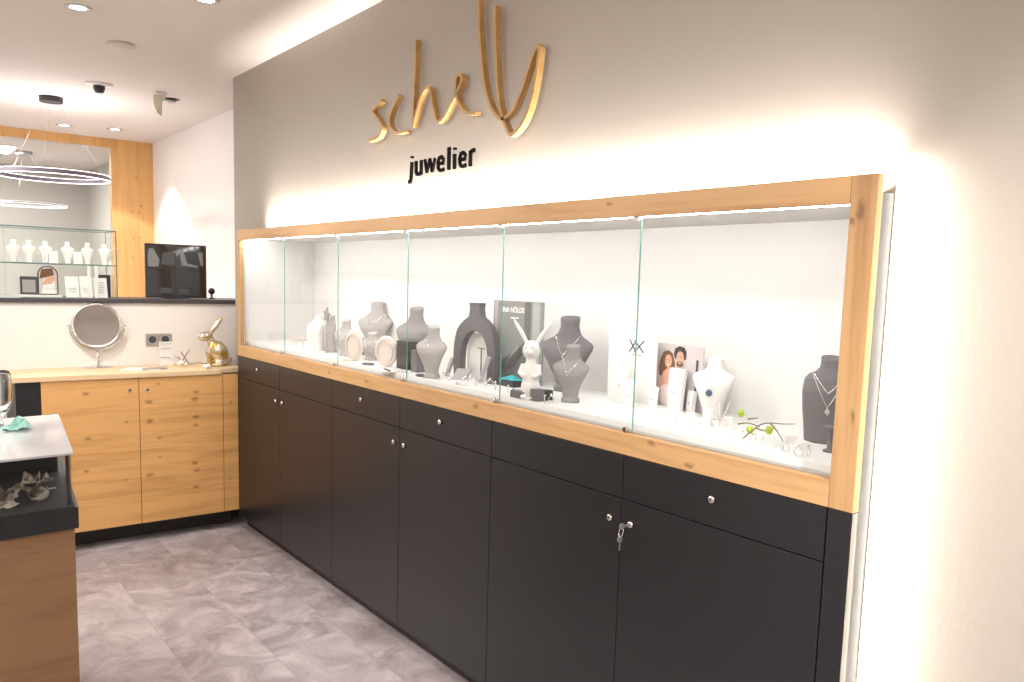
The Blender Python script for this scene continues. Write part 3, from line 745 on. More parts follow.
# round blush necklace plates, unit 3
def plate(px, py, top, wpx, lab, mt='blush'):
    p = on(px, py, 2, ZF); h = zat(p.x, p.y, top)-ZF; r = h/2; wd = wpx/ppm(p)
    p.x = max(p.x, .06)
    t = thing('necklace_plate', lab, 'display plate', (p.x, p.y, ZF), .5)
    b = B(); b.lathe([(r*.9, 0), (r, .004), (r, .012), (r*.9, .016)], (0, 0, r+.0005), 'x', 36)
    bmesh.ops.scale(b.bm, vec=(1, min(1, wd/(2*r)*1.4), 1), verts=b.bm.verts); b.build('disc', mt, t, local=True)
    b = B(); sy = min(1, wd/(2*r)*1.4); b.tube([(-.002, (r*.72)*math.sin(a)*sy, r+(r*.72)*math.cos(a)) for a in [2*PI*i/28 for i in range(28)]], .0022, 6, True); b.build('chain', 'brass_dull', t, local=True)
plate(353, 361, 330, 15, 'left round blush display plate with gold bead chain behind the third door')
plate(385, 367, 336, 18, 'right round blush display plate with gold chain behind the third door')
def cube_(name, px, py, top, wpx, dep, mt, lab, cat, rz=0, group=None, bev=.001):
    p = on(px, py, 2, ZF); h = zat(p.x, p.y, top)-ZF; wd = wpx/ppm(p)/.8
    o = B().box(-dep/2, dep/2, -wd/2, wd/2, 0, h, bev).build(name, mt); o.location = (p.x, p.y, ZF+.0004); o.rotation_euler = (0, 0, rz)
    tag(o, lab, cat, group); return o, p, h, wd
cube_('display_block', 370, 355, 339, 14, .05, 'black_plastic', 'dark display block between the two round blush plates', 'display block')
o, p, h, wd = cube_('display_block', 407, 369, 341, 17, .05, 'black_plastic', 'black display block at the seam of the third and fourth glass doors', 'display block')
cube_('display_block', 418, 372, 350, 9, .04, 'bust_grey', 'small dark block at the foot of the pale grey bust', 'display block')
# papers with pen, unit 3
p = on(385, 371, 2, ZF)
tag(B().box(p.x-.02, p.x+.03, p.y-.06, p.y+.05, ZF+.0004, ZF+.003).build('leaflet', 'white_matte', loc=(p.x, p.y, ZF)), 'flat white leaflet lying near the third and fourth door seam', 'leaflet')
tag(B().tube([(p.x-.005, p.y-.05, ZF+.0062), (p.x+.012, p.y+.03, ZF+.0062)], .003, 8).build('pen', 'black_plastic', loc=(p.x, p.y, ZF)), 'black pen lying on the white leaflet', 'pen')
# --- large arch bust, unit 4
p = on(473, 379, 2, ZF); h = zat(p.x, p.y, 303)-ZF; 
px_m = ppm(p); R_out = 22/px_m/.80
ab = thing('arch_bust', 'large grey necklace bust with a wide arched cut out behind the fourth door', 'display bust', (p.x, p.y, ZF+.0003), .30)
outer = []; inner = []
hw = .096; N_ = 26
def arch(u):       # u -1..1 left foot to right foot
    return
out_pts = [(-hw*.98, 0), (-hw*1.02, h*.25), (-hw*.98, h*.48), (-hw*.82, h*.66), (-hw*.50, h*.77), (-hw*.30, h*.82), (-hw*.24, h*.92), (-hw*.27, h*1.0), (hw*.27, h*1.0), (hw*.24, h*.92), (hw*.30, h*.82), (hw*.50, h*.77), (hw*.82, h*.66), (hw*.98, h*.48), (hw*1.02, h*.25), (hw*.98, 0)]
in_pts = [(hw*.66, 0), (hw*.68, h*.25), (hw*.60, h*.45), (hw*.38, h*.58), (0, h*.635), (-hw*.38, h*.58), (-hw*.60, h*.45), (-hw*.68, h*.25), (-hw*.66, 0)]
bb = B(); o2 = smooth_path([(0, y, z) for y, z in out_pts[:8]], 4)+smooth_path([(0, y, z) for y, z in out_pts[8:]], 4)+smooth_path([(0, y, z) for y, z in in_pts], 5)
bb.slab([tuple(q) for q in o2], (1, 0, 0), .035)
bb.build('arch', 'bust_grey', ab, local=True)
B().box(.0355, .041, -hw*.62, hw*.62, 0, h*.60, .001).build('backing', 'white_matte', ab, local=True, label='pale board behind the arch')
# T stand, grey wedges, rocks, rings
def pads(px, py, top, wpx, lab, mt='card_grey', rz=0, lean=.35):
    p = on(px, py, 2, ZF); h = zat(p.x, p.y, top)-ZF; wd = wpx/ppm(p)/.85; p.x = max(p.x, .06)
    o = B().slab([(0, -wd/2, 0), (0, wd/2, 0), (h*lean, wd/2, h), (h*lean, -wd/2, h)], (1, 0, -.0), .012).build('jewellery_card', mt)
    o.location = (p.x, p.y, ZF+.0004); o.rotation_euler = (0, 0, rz); tag(o, lab, 'jewellery card'); return o
pads(445, 376, 358, 9, 'grey leaning card right of the pale grey bust', rz=-.4)
pads(458, 380, 370, 13, 'low grey folded card before the arch bust', rz=.5, lean=1.2)
pads(478, 382, 357, 10, 'grey leaning card under the arch of the arch bust', rz=-.5)
p = on(482, 380, 2, ZF); zt2 = zat(p.x-.02, p.y-.02, 348)
b = B(); X_, Y_ = p.x-.02, p.y-.02
b.lathe([(.014, 0), (.014, .003)], (X_, Y_, ZF+.0004), 'z', 16); b.tube([(X_, Y_, ZF+.003), (X_, Y_, zt2)], .0028, 8); b.tube([(X_, Y_-.02, zt2-.002), (X_, Y_+.02, zt2-.002)], .002, 8)
tag(b.build('earring_stand', 'bust_grey', loc=(X_, Y_, ZF)), 'small dark T shaped earring stand below the arch', 'stand')
# --- poster, unit 5
def on_plane(px, py, o_, n_):
    d = FW*F_PX+RT*(px-CX)-UP*(py-CY); return CAM+d*((o_-CAM).dot(n_)/d.dot(n_))
pa = on(492, 379, 2, ZF); ph = zat(pa.x, pa.y, 300)-ZF
pb = on(541, 386, 2, ZF+.0)
d2 = Vector((pb.x-pa.x, pb.y-pa.y, 0)); 
pn = Vector((0, 0, 1)).cross(d2).normalized()
if pn.x > 0: pn = -pn
po = thing('poster_card', 'dark grey picture board with white title behind the rabbit figure', 'poster', (pa.x, pa.y, ZF+.0003), math.atan2(d2.y, d2.x)-PI/2+PI)
# local frame: y runs from right edge (0) to left; use x = toward viewer negative
PWd = d2.length
ang = math.atan2(d2.y, d2.x)
po.rotation_euler = (0, 0, ang)      # local +x along the board to the right, local -y toward the viewer
B().box(0, PWd, 0, .006, 0, ph).build('board', 'poster_mid', po, local=True)
b = B(); b.box(PWd*.64, PWd*.76, -.0006, .0, .002, ph-.002); b.slab([(PWd*.12, -.0006, 0.002), (PWd*.64, -.0006, 0.002), (PWd*.64, -.0006, ph*.5), (PWd*.40, -.0006, ph*.36), (PWd*.18, -.0006, ph*.26)], (0, 1, 0), .0005); b.build('picture_dark', 'poster_dark', po, local=True)  # dark printed shapes of the picture
b = B(); b.box(PWd*.80, PWd*.94, -.0006, 0, .002, ph-.003); b.box(PWd*.03, PWd*.09, -.0006, 0, .002, ph-.003); b.slab([(PWd*.2, -.0006, ph*.18), (PWd*.36, -.0006, ph*.10), (PWd*.62, -.0006, ph*.36), (PWd*.52, -.0006, ph*.46)], (0, 1, 0), .0004); b.build('picture_light', 'poster_light', po, local=True)
def text_obj(txt, size, name, mt, parent, loc, rot, sx=1.0):
    cu = bpy.data.curves.new(name, 'FONT'); cu.body = txt; cu.size = size; cu.extrude = .0004; cu.align_x = 'LEFT'; cu.offset = size*.02
    tmp = bpy.data.objects.new(name+'_tmp', cu); COL.objects.link(tmp)
    dg = bpy.context.evaluated_depsgraph_get(); me = bpy.data.meshes.new_from_object(tmp.evaluated_get(dg)); me.materials.clear(); me.materials.append(M[mt])
    COL.objects.unlink(tmp); bpy.data.objects.remove(tmp)
    for v in me.vertices: v.co.x *= sx
    o = bpy.data.objects.new(name, me); COL.objects.link(o); o.parent = parent; o.location = loc; o.rotation_euler = rot; return o
text_obj('INA NÖLDE', .026, 'title', 'white_matte', po, (PWd*.19, -.0012, ph*.86), (PI/2, 0, 0), .80)
text_obj('SINCE 1987', .009, 'subtitle', 'white_matte', po, (PWd*.36, -.0012, ph*.78), (PI/2, 0, 0), .8) if False else text_obj('est. 1987', .011, 'subtitle', 'white_matte', po, (PWd*.36, -.0012, ph*.78), (PI/2, 0, 0), .8) if False else None
b = B(); b.box(PWd*.36, PWd*.52, -.0012, -.0006, ph*.785, ph*.80); b.build('subtitle', 'white_matte', po, local=True)
# bracelets pad & teal cloth, black trays
p = on(507, 381, 2, ZF)
o = B().slab([(0, -.02, 0), (0, .02, 0), (.05, .02, .07), (.05, -.02, .07)], (1, 0, 0), .014).build('jewellery_card', 'card_grey'); o.location = (p.x+.02, p.y, ZF+.0004); o.rotation_euler = (0, 0, .4); tag(o, 'grey slanted bracelet pad in front of the picture board', 'jewellery card')
p = on(509, 386, 2, ZF)
tag(B().box(p.x-.02, p.x+.05, p.y-.05, p.y+.05, ZF+.0004, ZF+.020, .002).build('jewellery_tray', 'black_plastic', loc=(p.x, p.y, ZF)), 'flat black tray under the teal cloth', 'tray')
tag(cloth(p.x+.015, p.y, ZF+.0206, .06, .10, .022, 1.2, 12).build('cloth', 'teal', loc=(p.x, p.y, ZF+.02)), 'folded teal cloth on the black tray beside the rabbit', 'cloth')
cube_('jewellery_tray', 520, 398, 391, 17, .03, 'bust_grey', 'small dark tray before the rabbit figure on its left', 'tray')
cube_('jewellery_tray', 537, 401, 389, 9, .03, 'bust_grey', 'small dark grey block at the right foot of the rabbit', 'tray')
cube_('jewellery_tray', 546, 400, 390, 8, .03, 'black_plastic', 'small black block beside the tall dark bust', 'tray')

# --- white rabbit, standing, ears in a V
def remesh(o, vox, sm=3):
    m = o.modifiers.new('r', 'REMESH'); m.mode = 'VOXEL'; m.voxel_size = vox; m.use_smooth_shade = True
    s = o.modifiers.new('s', 'SMOOTH'); s.iterations = sm; s.factor = .5
p = on(531, 402, 2, ZF); p = Vector((.070, on(530, 402, 0, .070).y, ZF)); hr = zat(p.x, p.y, 320)-ZF; p = Vector((p.x, p.y, ZF))
k = hr
rb = thing('rabbit_figurine', 'white ceramic rabbit standing upright with long ears in a V', 'figurine', (p.x, p.y, ZF+.0004), .55)
b = B()
b.ell((0, 0, .31*k), (.095*k, .115*k, .20*k)); b.ell((0, 0, .16*k), (.10*k, .125*k, .13*k)); b.ell((0, 0, .62*k), (.105*k, .115*k, .125*k)); b.ell((0, 0, .49*k), (.06*k, .07*k, .06*k))
b.ell((-.085*k, 0, .60*k), (.05*k, .055*k, .04*k))
for s in (-1, 1):
    b.tube([(0, s*.10*k, .44*k), (-.04*k, s*.135*k, .33*k), (-.09*k, s*.06*k, .29*k)], [.036*k, .034*k, .028*k], 10)
    b.ell((-.045*k, s*.065*k, .035*k), (.09*k, .045*k, .032*k))
    b.tube([(0, s*.05*k, .68*k), (.01*k, s*.13*k, .82*k), (.015*k, s*.21*k, .93*k), (.02*k, s*.26*k, 1.0*k)], [.022*k, .030*k, .024*k, .009*k], 10)
b.box(-.10*k, .09*k, -.08*k, .08*k, 0, .02*k)
bo = b.build('body', 'white_matte', rb, local=True); remesh(bo, .0028)
b = B()
for s in (-1, 1): b.ell((-.10*k, s*.045*k, .655*k), (.008*k, .010*k, .012*k), n=10, m=6)
b.ell((-.137*k, 0, .61*k), (.006*k, .011*k, .008*k), n=10, m=6)
b.build('eye', 'ink_grey', rb, local=True)

# --- white stands and XX board
def board(px, py, top, wpx, mt, lab, name, cat, rz, lean=0, th=.004, px_x=None):
    p = on(px, py, 2, ZF)
    if px_x is not None: p = on(px, py, 0, px_x); p = Vector((px_x, p.y, ZF))
    h = zat(p.x, p.y, top)-ZF; dirv = Vector((-math.sin(rz), math.cos(rz), 0)); wd = wpx/ppm(p)/abs(dirv.dot(RT))
    t = thing(name, lab, cat, (p.x, p.y, ZF+.0004), rz); B().box(0, th, -wd/2, wd/2, 0, h).build('board', mt, t, local=True)
    return t, p, h, wd
t, p, h, wd = board(630, 404, 334, 42, 'white_matte', 'white standing board printed with a crossed double X mark', 'brand_board', 'sign', .1, px_x=.33)
def dia(t, cy, cz, s):
    b = B(); wst = .0042
    for L in ([(-.95, -.62), (-.02, .62), (.0, .62), (.55, -.12)], [(-.95, .62), (-.4, -.12), (-.02, -.62)], [(-.02, -.62), (.95, .62)], [(.02, .62), (.95, -.62)]):
        pass
    for a, c in (((1.0, -.62), (.18, .62)), ((1.0, .62), (.18, -.62)), ((.36, -.62), (-.0, -.05))): pass
    for a, c in (((.95, .62), (.05, -.62)), ((.95, -.62), (.05, .62)), ((.30, .62), (-.95, -.62)), ((-.95, .62), (.30, -.62))):
        b.ribbon([(-.0012, cy+a[0]*s, cz+a[1]*s), (-.0012, cy+c[0]*s, cz+c[1]*s)], wst, (1, 0, 0), .001)
    b.build('crossed_mark', 'ink', t, local=True)
# positions on board measured from photo: mark centre (636,347)
q = on(636.5, 346.5, 0, .33); ly = q.y-p.y; lz = q.z-ZF
dia(t, ly, lz, .030)
b = B(); q = on(636, 355, 0, .33); b.box(-.0012, -.0004, q.y-p.y-.022, q.y-p.y+.022, q.z-ZF-.0015, q.z-ZF+.0015); b.build('small_print', 'ink_grey', t, local=True)
# couple photo
t, p, h, wd = board(675, 406, 345, 38, 'photo_bg', 'photo card of a smiling couple standing behind the white earring stand', 'photo_card', 'photo', -.12, px_x=.36)
def flat(t, pts, mt, name, x=-.0006):
    B().slab([(x, y*wd, z*h) for y, z in pts], (1, 0, 0), .0005).build(name, mt, t, local=True)
def oval(cy, cz, ry, rz_, n=20): return [(cy+ry*math.cos(2*PI*i/n), cz+rz_*math.sin(2*PI*i/n)) for i in range(n)]
flat(t, [(.36, .50), (.30, .44), (.24, .52), (.05, .56), (.04, .70), (.09, .85), (.18, .90), (.28, .87), (.34, .76), (.37, .62)], 'hair_brown', 'woman_hair', -.0008)
flat(t, oval(.175, .725, .070, .105), 'skin', 'woman_face', -.0014)
flat(t, [(.34, .02), (.14, .02), (.10, .30), (.06, .52), (.16, .63), (.27, .55), (.36, .36)], 'skin', 'woman_figure', -.0011)
flat(t, [(.30, .02), (.12, .02), (.09, .28), (.20, .36), (.31, .30)], 'blush', 'woman_dress', -.0017)
flat(t, [(-.17, .78), (-.18, .90), (-.13, .97), (-.03, .98), (.05, .94), (.07, .86), (.05, .78)], 'hair_black', 'man_hair', -.0010)
flat(t, oval(-.06, .79, .075, .115), 'skin', 'man_face', -.0016)
flat(t, oval(-.06, .70, .068, .045), 'hair_brown', 'man_beard', -.0021)
for ey, ez in ((.205, .745), (.15, .745), (-.035, .815), (-.09, .815)): flat(t, oval(ey, ez, .012, .008, 8), 'ink', 'eye', -.0026)
flat(t, oval(.175, .675, .028, .010, 10), 'white_matte', 'smile', -.0026)
flat(t, oval(-.06, .72, .025, .008, 10), 'white_matte', 'smile', -.0030)
flat(t, [(.06, .02), (-.26, .02), (-.22, .50), (-.10, .62), (.04, .60)], 'ink_grey', 'man_shirt', -.0008)
flat(t, [(-.36, .12), (-.395, .12), (-.42, .80), (-.375, .80)], 'ink', 'dark_stripe', -.001)
# white earring stands
def wstand(px, py, top, wpx, lab, rz=-.2, lean=.25):
    p = on(px, py, 2, ZF); h = zat(p.x, p.y, top)-ZF; wd = wpx/ppm(p)/.9; p.x = min(p.x, .33)
    t = thing('earring_stand', lab, 'stand', (p.x, p.y, ZF+.0004), rz, 'white earring stands')
    b = B(); rs = []
    for u in range(9):
        z = h*u/8; hw_ = wd/2*(.84+.16*u/8); x = lean*h*(u/8)**2*.3
        rs.append([(x, -hw_, z), (x, hw_, z), (x+.012, hw_, z), (x+.012, -hw_, z)])
    b.rings(rs, False); b.build('panel', 'white_matte', t, local=True)
    b = B(); b.ell((-.002, -.002, h*.42), (.002, .0022, .0035), n=8, m=6); b.tube([(-.001, -.002, h*.42), (-.0005, -.002, h*.52)], .0005, 5); b.build('earring', 'steel', t, local=True)
wstand(673, 410, 369, 22, 'tall white earring stand directly before the couple photo')
wstand(692, 412, 391, 15, 'low white earring stand between the couple photo and the white bust', rz=-.5)
wstand(618, 403, 362, 20, 'tall white earring stand left of the seam below the crossed mark board')
wstand(627, 407, 380, 12, 'low white earring stand at the seam of the two right glass doors')
wstand(651, 408, 387, 9, 'narrow white earring stand left of the couple photo')
# --- branch with yellow flowers
br = thing('flowering_branch', 'bare twig with three yellow green blossoms lying on the white case floor', 'branch', tuple(on(765, 438, 2, ZF)))
def pf(px, py, x): return on(px, py, 0, x)
b = B()
for L in ([(735, 447, .10), (748, 434, .12), (760, 425, .14), (770, 423, .15), (783, 424, .15), (795, 424, .15)],
          [(770, 423, .15), (777, 431, .13), (783, 441, .10)],
          [(738, 424, .16), (748, 423, .16), (760, 427, .15)],
          [(748, 419, .17), (758, 418, .17)], [(756, 428, .15), (766, 431, .14), (774, 428, .14)]):
    pts = smooth_path([pf(x, y, d) for x, y, d in L], 4); b.tube(pts, [.0022-.0012*i/len(pts) for i in range(len(pts))], 6)
b.build('twig', 'twig', br)
for x, y, d in ((741, 413, .17), (750, 430, .13), (769, 430, .12)):
    c = pf(x, y, d); b = B(); b.ell(c, (.006, .006, .006), n=12, m=8)
    for k2 in range(6):
        a = k2*PI/3; b.ell(c+Vector((0, .006*math.cos(a), .006*math.sin(a))), (.003, .005, .005), n=8, m=6)
    b.build('blossom', 'yellow', br)
tw = thing('twig_ornament', 'upright pale twig decoration at the foot of the white bust', 'branch', tuple(on(719, 428, 2, ZF)))
b = B(); c = on(719, 428, 2, ZF)
for L in ([(0, 0, 0), (.005, .004, .03), (0, .012, .055)], [(.002, .001, .015), (.0, -.018, .045), (.004, -.03, .075)], [(0, .002, .02), (-.004, .02, .03)], [(0, 0, .025), (.002, .006, .065)]):
    b.tube([c+Vector(q)+Vector((0, 0, .0015)) for q in L], [.002, .0016, .0009][:len(L)], 6)
b.build('twig', 'blush', tw)

# --- small rings on blocks scattered on the case floor
def ring_display(loc, mt):
    t = thing('ring', 'small silver ring with a stone on the white case floor at the front', 'ring', loc, 0, None)
    b = B(); b.tube([(0, .009*math.cos(a), .0098+.009*math.sin(a)) for a in [2*PI*i/20 for i in range(20)]], .0011, 6, True); b.build('band', mt, t, local=True)
    b = B(); b.lathe([(.0012, 0), (.0045, .004), (.003, .006)], (0, 0, .0188), 'z', 10, smooth=False); b.build('stone', 'silver', t, local=True)
    return t
r0 = None
ringpx = [(664, 421), (676, 424), (684, 421), (690, 428), (700, 431), (712, 434), (724, 435), (733, 437), (742, 441), (752, 444), (762, 447), (774, 449), (786, 452), (798, 456), (808, 457)]
for i, (x, y) in enumerate(ringpx):
    p = on(x, y, 2, ZF); p.x = max(p.x, .052); loc = (p.x, p.y, ZF+.0004); rz = random.uniform(-.8, .8)
    lab = 'small silver ring standing on the white floor behind the rightmost glass door'
    if r0 is None: r0 = ring_display(loc, 'silver'); r0['label'] = lab; r0['group'] = 'silver rings behind the rightmost door'
    else: dup(r0, loc, rz, lab, 'silver rings behind the rightmost door')
for i, (x, y) in enumerate([(443, 380), (449, 381), (465, 384), (470, 383), (476, 386), (481, 384), (486, 388), (490, 386), (495, 390), (500, 388)]):
    p = on(x, y, 2, ZF); p.x = max(p.x, .052)
    dup(r0, (p.x, p.y, ZF+.0004), random.uniform(-1, 1), 'silver ring on the case floor before the arch bust', 'silver rings before the arch bust', 1.15)
for i, (x, y) in enumerate([(508, 393), (513, 397), (525, 389), (541, 404), (551, 403)]):
    p = on(x, y, 2, ZF); p.x = max(p.x, .052)
    dup(r0, (p.x, p.y, ZF+.0004), random.uniform(-1, 1), 'silver ring on the case floor around the feet of the rabbit', 'silver rings around the rabbit', 1.1)
# bracelets lying on the case floor behind the third, fourth and fifth doors
bl = [(368, 365, 'bust_grey', 'dark bracelet on the case floor between the two round blush plates'), (400, 372, 'silver', 'silver bracelet before the black block at the third and fourth door seam'),
      (413, 377, 'bust_grey', 'dark bracelet on the case floor left of the pale grey bust'), (460, 385, 'silver', 'silver bracelet before the low folded card'),
      (494, 384, 'bust_grey', 'dark bracelet on the case floor right under the picture board'), (341, 361, 'brass_dull', 'gold toned bracelet at the foot of the small grey bust')]
for x, y, m_, l_ in bl:
    p = on(x, y, 2, ZF); p.x = max(p.x, .072)
    b = B(); n_ = 18
    for i in range(n_):
        a = 2*PI*i/n_; b.ell((p.x+.020*math.cos(a), p.y+.026*math.sin(a), ZF+.0045), (.0042, .0042, .0042), n=8, m=6)
    b.tube([(p.x+.020*math.cos(2*PI*i/n_), p.y+.026*math.sin(2*PI*i/n_), ZF+.0045) for i in range(n_)], .001, 5, True)
    tag(b.build('bead_bracelet', m_, loc=(p.x, p.y, ZF+.0003)), l_, 'bracelet', 'bead bracelets on the case floor')
# low white/grey pillow blocks in the right hand case
for i, (x, y, s, lab) in enumerate([(690, 418, .020, 'low white jewellery block before the small white stand'), (706, 425, .020, 'low white jewellery block before the white bust'),
                                    (728, 424, .022, 'low white jewellery block between white bust and twig'), (790, 443, .024, 'low white jewellery block before the right dark bust, left one'), (803, 450, .024, 'low white jewellery block before the right dark bust, right one')]):
    p = on(x, y, 2, ZF)
    o = B().slab([(-.5*s, -s*.6, 0), (-.5*s, s*.6, 0), (.5*s, s*.6, 0), (.5*s, -s*.6, 0)], (0.15, 0, 1), s*.8).build('jewellery_block', 'white_matte'); o.location = (p.x, p.y, ZF+.0004); o.rotation_euler = (0, 0, .3*i); tag(o, lab, 'display block')
# tray mats under groups (dark mat before arch bust)
pa_, pb_ = on(452, 381, 2, ZF), on(503, 394, 2, ZF)

# ------------------------------------------------------------------ things on the sideboard
p = on(98, 367, 2, ZK); c = on(97, 325.5, 1, p.y-.0); R = 25.5/ppm(c)*.89
mr = thing('table_mirror', 'round chrome table mirror on a thin stem on the oak countertop', 'mirror', (p.x, p.y, ZK), -.18)
mz = c.z-ZK
rt = Matrix.Rotation(-.12, 3, 'X')
def mrot(b):
    bmesh.ops.rotate(b.bm, cent=(0, 0, mz), matrix=rt, verts=b.bm.verts); return b
mrot(B().lathe([(R*.90, -.004), (R*.90, .004)], (0, 0, mz), 'y', 48)).build('mirror_glass', 'mirror', mr, local=True)
b = B(); b.lathe([(R*.90, -.0045), (R*.96, -.009), (R, 0), (R*.96, .009), (R*.90, .0045)], (0, 0, mz), 'y', 48, cap=False); mrot(b).build('rim', 'chrome', mr, local=True)
b = B(); b.tube([((R+.010)*math.cos(a), 0, mz+(R+.010)*math.sin(a)) for a in [PI+PI*i/24 for i in range(25)]], .0035, 8)
for s in (-1, 1): b.lathe([(.006, -.016*s+0), (.006, .012*s)], (s*(R+.004), 0, mz), 'x', 12)
b.build('yoke', 'chrome', mr, local=True)
B().tube([(0, 0, .004), (0, 0, mz-R-.012)], .005, 12).build('stem', 'chrome', mr, local=True)
B().lathe([(.075, .0003), (.075, .003), (.06, .006), (.01, .010)], (0, 0, 0), 'z', 40).build('base', 'chrome', mr, local=True)
# sockets
qa, qb = on(146.3, 333, 1, YB), on(158, 346, 1, YB)
for i, dx in enumerate((0, .0705)):
    c = Vector(((qa.x+qb.x)/2+dx*.95, YB, (qa.z+qb.z)/2)); hs = .0335
    t = thing('wall_socket', ['left grey wall socket above the countertop', 'right grey wall socket above the countertop, beside the white card'][i], 'socket', tuple(c), 0, 'pair of grey wall sockets')
    B().box(c.x-hs, c.x+hs, YB-.008, YB-.0004, c.z-hs, c.z+hs, .001).build('cover', 'steel', t)
    B().lathe([(.020, -.0082), (.020, -.0095)], (c.x, YB, c.z), 'y', 24).build('socket_inset', 'grey_body', t)
    b = B(); 
    for s in (-1, 1): b.lathe([(.003, -.0096), (.003, -.0106)], (c.x+s*.0095, YB, c.z), 'y', 10)
    b.build('pin_hole', 'black_plastic', t)
# leaning white card in front of sockets
cp = on(165, 366, 2, ZK); top = zat(cp.x, cp.y, 341); 
t = thing('acrylic_card', 'white information card in a clear holder beside the wall socket', 'card', (cp.x, cp.y-.03, ZK+.0004))
hh = top-ZK
B().box(-.038, .038, 0, .002, 0, hh).build('holder', 'glass', t, local=True)
b = B(); b.box(-.036, .036, .0025, .0030, .004, hh-.002); b.build('card', 'white_matte', t, local=True)
for z_ in (.9, .72, .36): B().box(-.028, .026, -.0008, -.0003, hh*z_-.0015, hh*z_+.0015).build('printed_line', 'ink_grey', t, local=True)
# papers
p = on(143, 369, 2, ZK)
tag(B().prism([(p.x-.12, p.y-.03), (p.x+.06, p.y-.08), (p.x+.12, p.y+.02), (p.x-.06, p.y+.08)], ZK+.0004, ZK+.003).build('brochure', 'white_matte', loc=(p.x, p.y, ZK)), 'flat white brochure lying on the oak countertop', 'brochure')
tag(B().prism([(p.x-.02, p.y-.07), (p.x+.10, p.y-.06), (p.x+.12, p.y-.01), (p.x+.0, p.y-.0)], ZK+.0034, ZK+.007).build('booklet', 'card_grey', loc=(p.x, p.y, ZK)), 'small grey booklet on top of the white brochure', 'booklet')
# golden rabbit
p = on(214, 366, 2, ZK); hr = zat(p.x, p.y, 318)-ZK; k = hr
gr = thing('rabbit_figurine', 'gold and silver sitting rabbit ornament on the oak countertop', 'figurine', (p.x, p.y, ZK+.0004), -.1)
b = B()
b.ell((.10*k, 0, .28*k), (.19*k, .16*k, .26*k), Matrix.Rotation(-.35, 3, 'Y')); b.ell((-.04*k, 0, .36*k), (.12*k, .12*k, .20*k), Matrix.Rotation(.3, 3, 'Y'))
b.ell((-.17*k, 0, .62*k), (.155*k, .10*k, .10*k), Matrix.Rotation(-.18, 3, 'Y')); b.ell((-.06*k, 0, .54*k), (.08*k, .08*k, .09*k))
b.ell((.14*k, 0, .10*k), (.20*k, .15*k, .10*k))
for s in (-1, 1):
    b.tube([(-.07*k, s*.06*k, .36*k), (-.09*k, s*.065*k, .18*k), (-.10*k, s*.065*k, .03*k)], [.045*k, .035*k, .032*k], 10)
    b.ell((-.13*k, s*.065*k, .025*k), (.06*k, .035*k, .025*k))
    b.ell((.06*k, s*.12*k, .04*k), (.14*k, .05*k, .04*k))
    b.tube([(-.06*k, s*.03*k, .68*k), (.02*k, s*.05*k, .80*k), (.11*k, s*.065*k, .93*k), (.16*k, s*.07*k, 1.0*k)], [.022*k, .042*k, .045*k, .018*k], 12)
b.ell((.32*k, 0, .12*k), (.05*k, .05*k, .05*k))
bo = b.build('body', 'leaf_gold', gr, local=True); remesh(bo, .0038)
b = B()
for s in (-1, 1): b.ell((-.20*k, s*.093*k, .65*k), (.012*k, .008*k, .012*k), n=10, m=6)
b.build('eye', 'black_plastic', gr, local=True)
# blossom + twig left of it
p = on(183, 367, 2, ZK)
t = thing('flower_ornament', 'pale yellow blossom with a crossed dry twig left of the gold rabbit', 'flower', tuple(p))
b = B()
for k2 in range(7):
    a = k2*.9; b.ell(p+Vector((.018*math.cos(a), .012*math.sin(a), .016+.006*(k2 % 3))), (.012, .012, .009), n=10, m=6)
b.build('blossom', 'white_matte', t); 
B().ell(p+Vector((0, -.01, .022)), (.012, .008, .012), n=10, m=6).build('blossom_centre', 'yellow', t)
b = B()
for L in ([(-.01, 0, .02), (.01, 0, .055), (.035, 0, .095)], [(.03, 0, .02), (.012, 0, .05), (-.01, 0, .085)], [(.02, 0, .012), (.06, -.01, .02), (.085, -.01, .022), (.13, -.01, .012)], [(-.012, 0, .045), (-.03, 0, .055)]):
    b.tube([p+Vector(q) for q in L], .0024, 6)
b.build('twig', 'twig', t)
p = on(207, 369, 2, ZK)
b = B(); 
for k2 in range(6):
    a = k2*1.05; b.ell(p+Vector((.013*math.cos(a), .010*math.sin(a), .012+.005*(k2 % 2))), (.011, .010, .008), n=10, m=6)
b.ell(p+Vector((0, 0, .006)), (.010, .010, .006), n=10, m=6)
tag(b.build('blossom_ornament', 'white_matte', loc=tuple(p)), 'small white blossom at the front feet of the gold rabbit', 'ornament')

# ------------------------------------------------------------------ glass case on the ledge
ZL = 1.262; YG0, YG1 = 4.93, 5.20
gx1 = on(117, 260, 1, YG0).x; zt3 = on(0, 225.5, 1, YG0).z; zs3 = on(0, 261.5, 1, YG0).z
gx0 = -2.2; gxm = on(4.5, 260, 1, YG0).x
gc = thing('glass_showcase', 'frameless glass showcase with one shelf standing on the dark ledge', 'display case', ((gx0+gx1)/2, 5.06, ZL))
def pane(b, x0, x1, y0, y1, z0, z1):
    st = len(b.bm.faces); b.box(x0, x1, y0, y1, z0, z1); b.bm.faces.ensure_lookup_table()
    d = sorted([(x1-x0, 0), (y1-y0, 1), (z1-z0, 2)])[0][1]
    for fc in b.bm.faces[st:] if hasattr(b.bm.faces, '__getitem__') else []:
        fc.normal_update()
        if abs(fc.normal[d]) < .5: fc.material_index = 1
    return b
gm = ['glass', 'glass_edge_dark']
pane(B(), gx0, gxm-.001, YG0, YG0+.005, ZL+.0005, zt3).build('front_pane', gm, gc)
pane(B(), gxm+.001, gx1, YG0, YG0+.005, ZL+.0005, zt3).build('front_pane', gm, gc)
pane(B(), gx0, gx1, YG1-.005, YG1, ZL+.0005, zt3).build('back_pane', gm, gc)
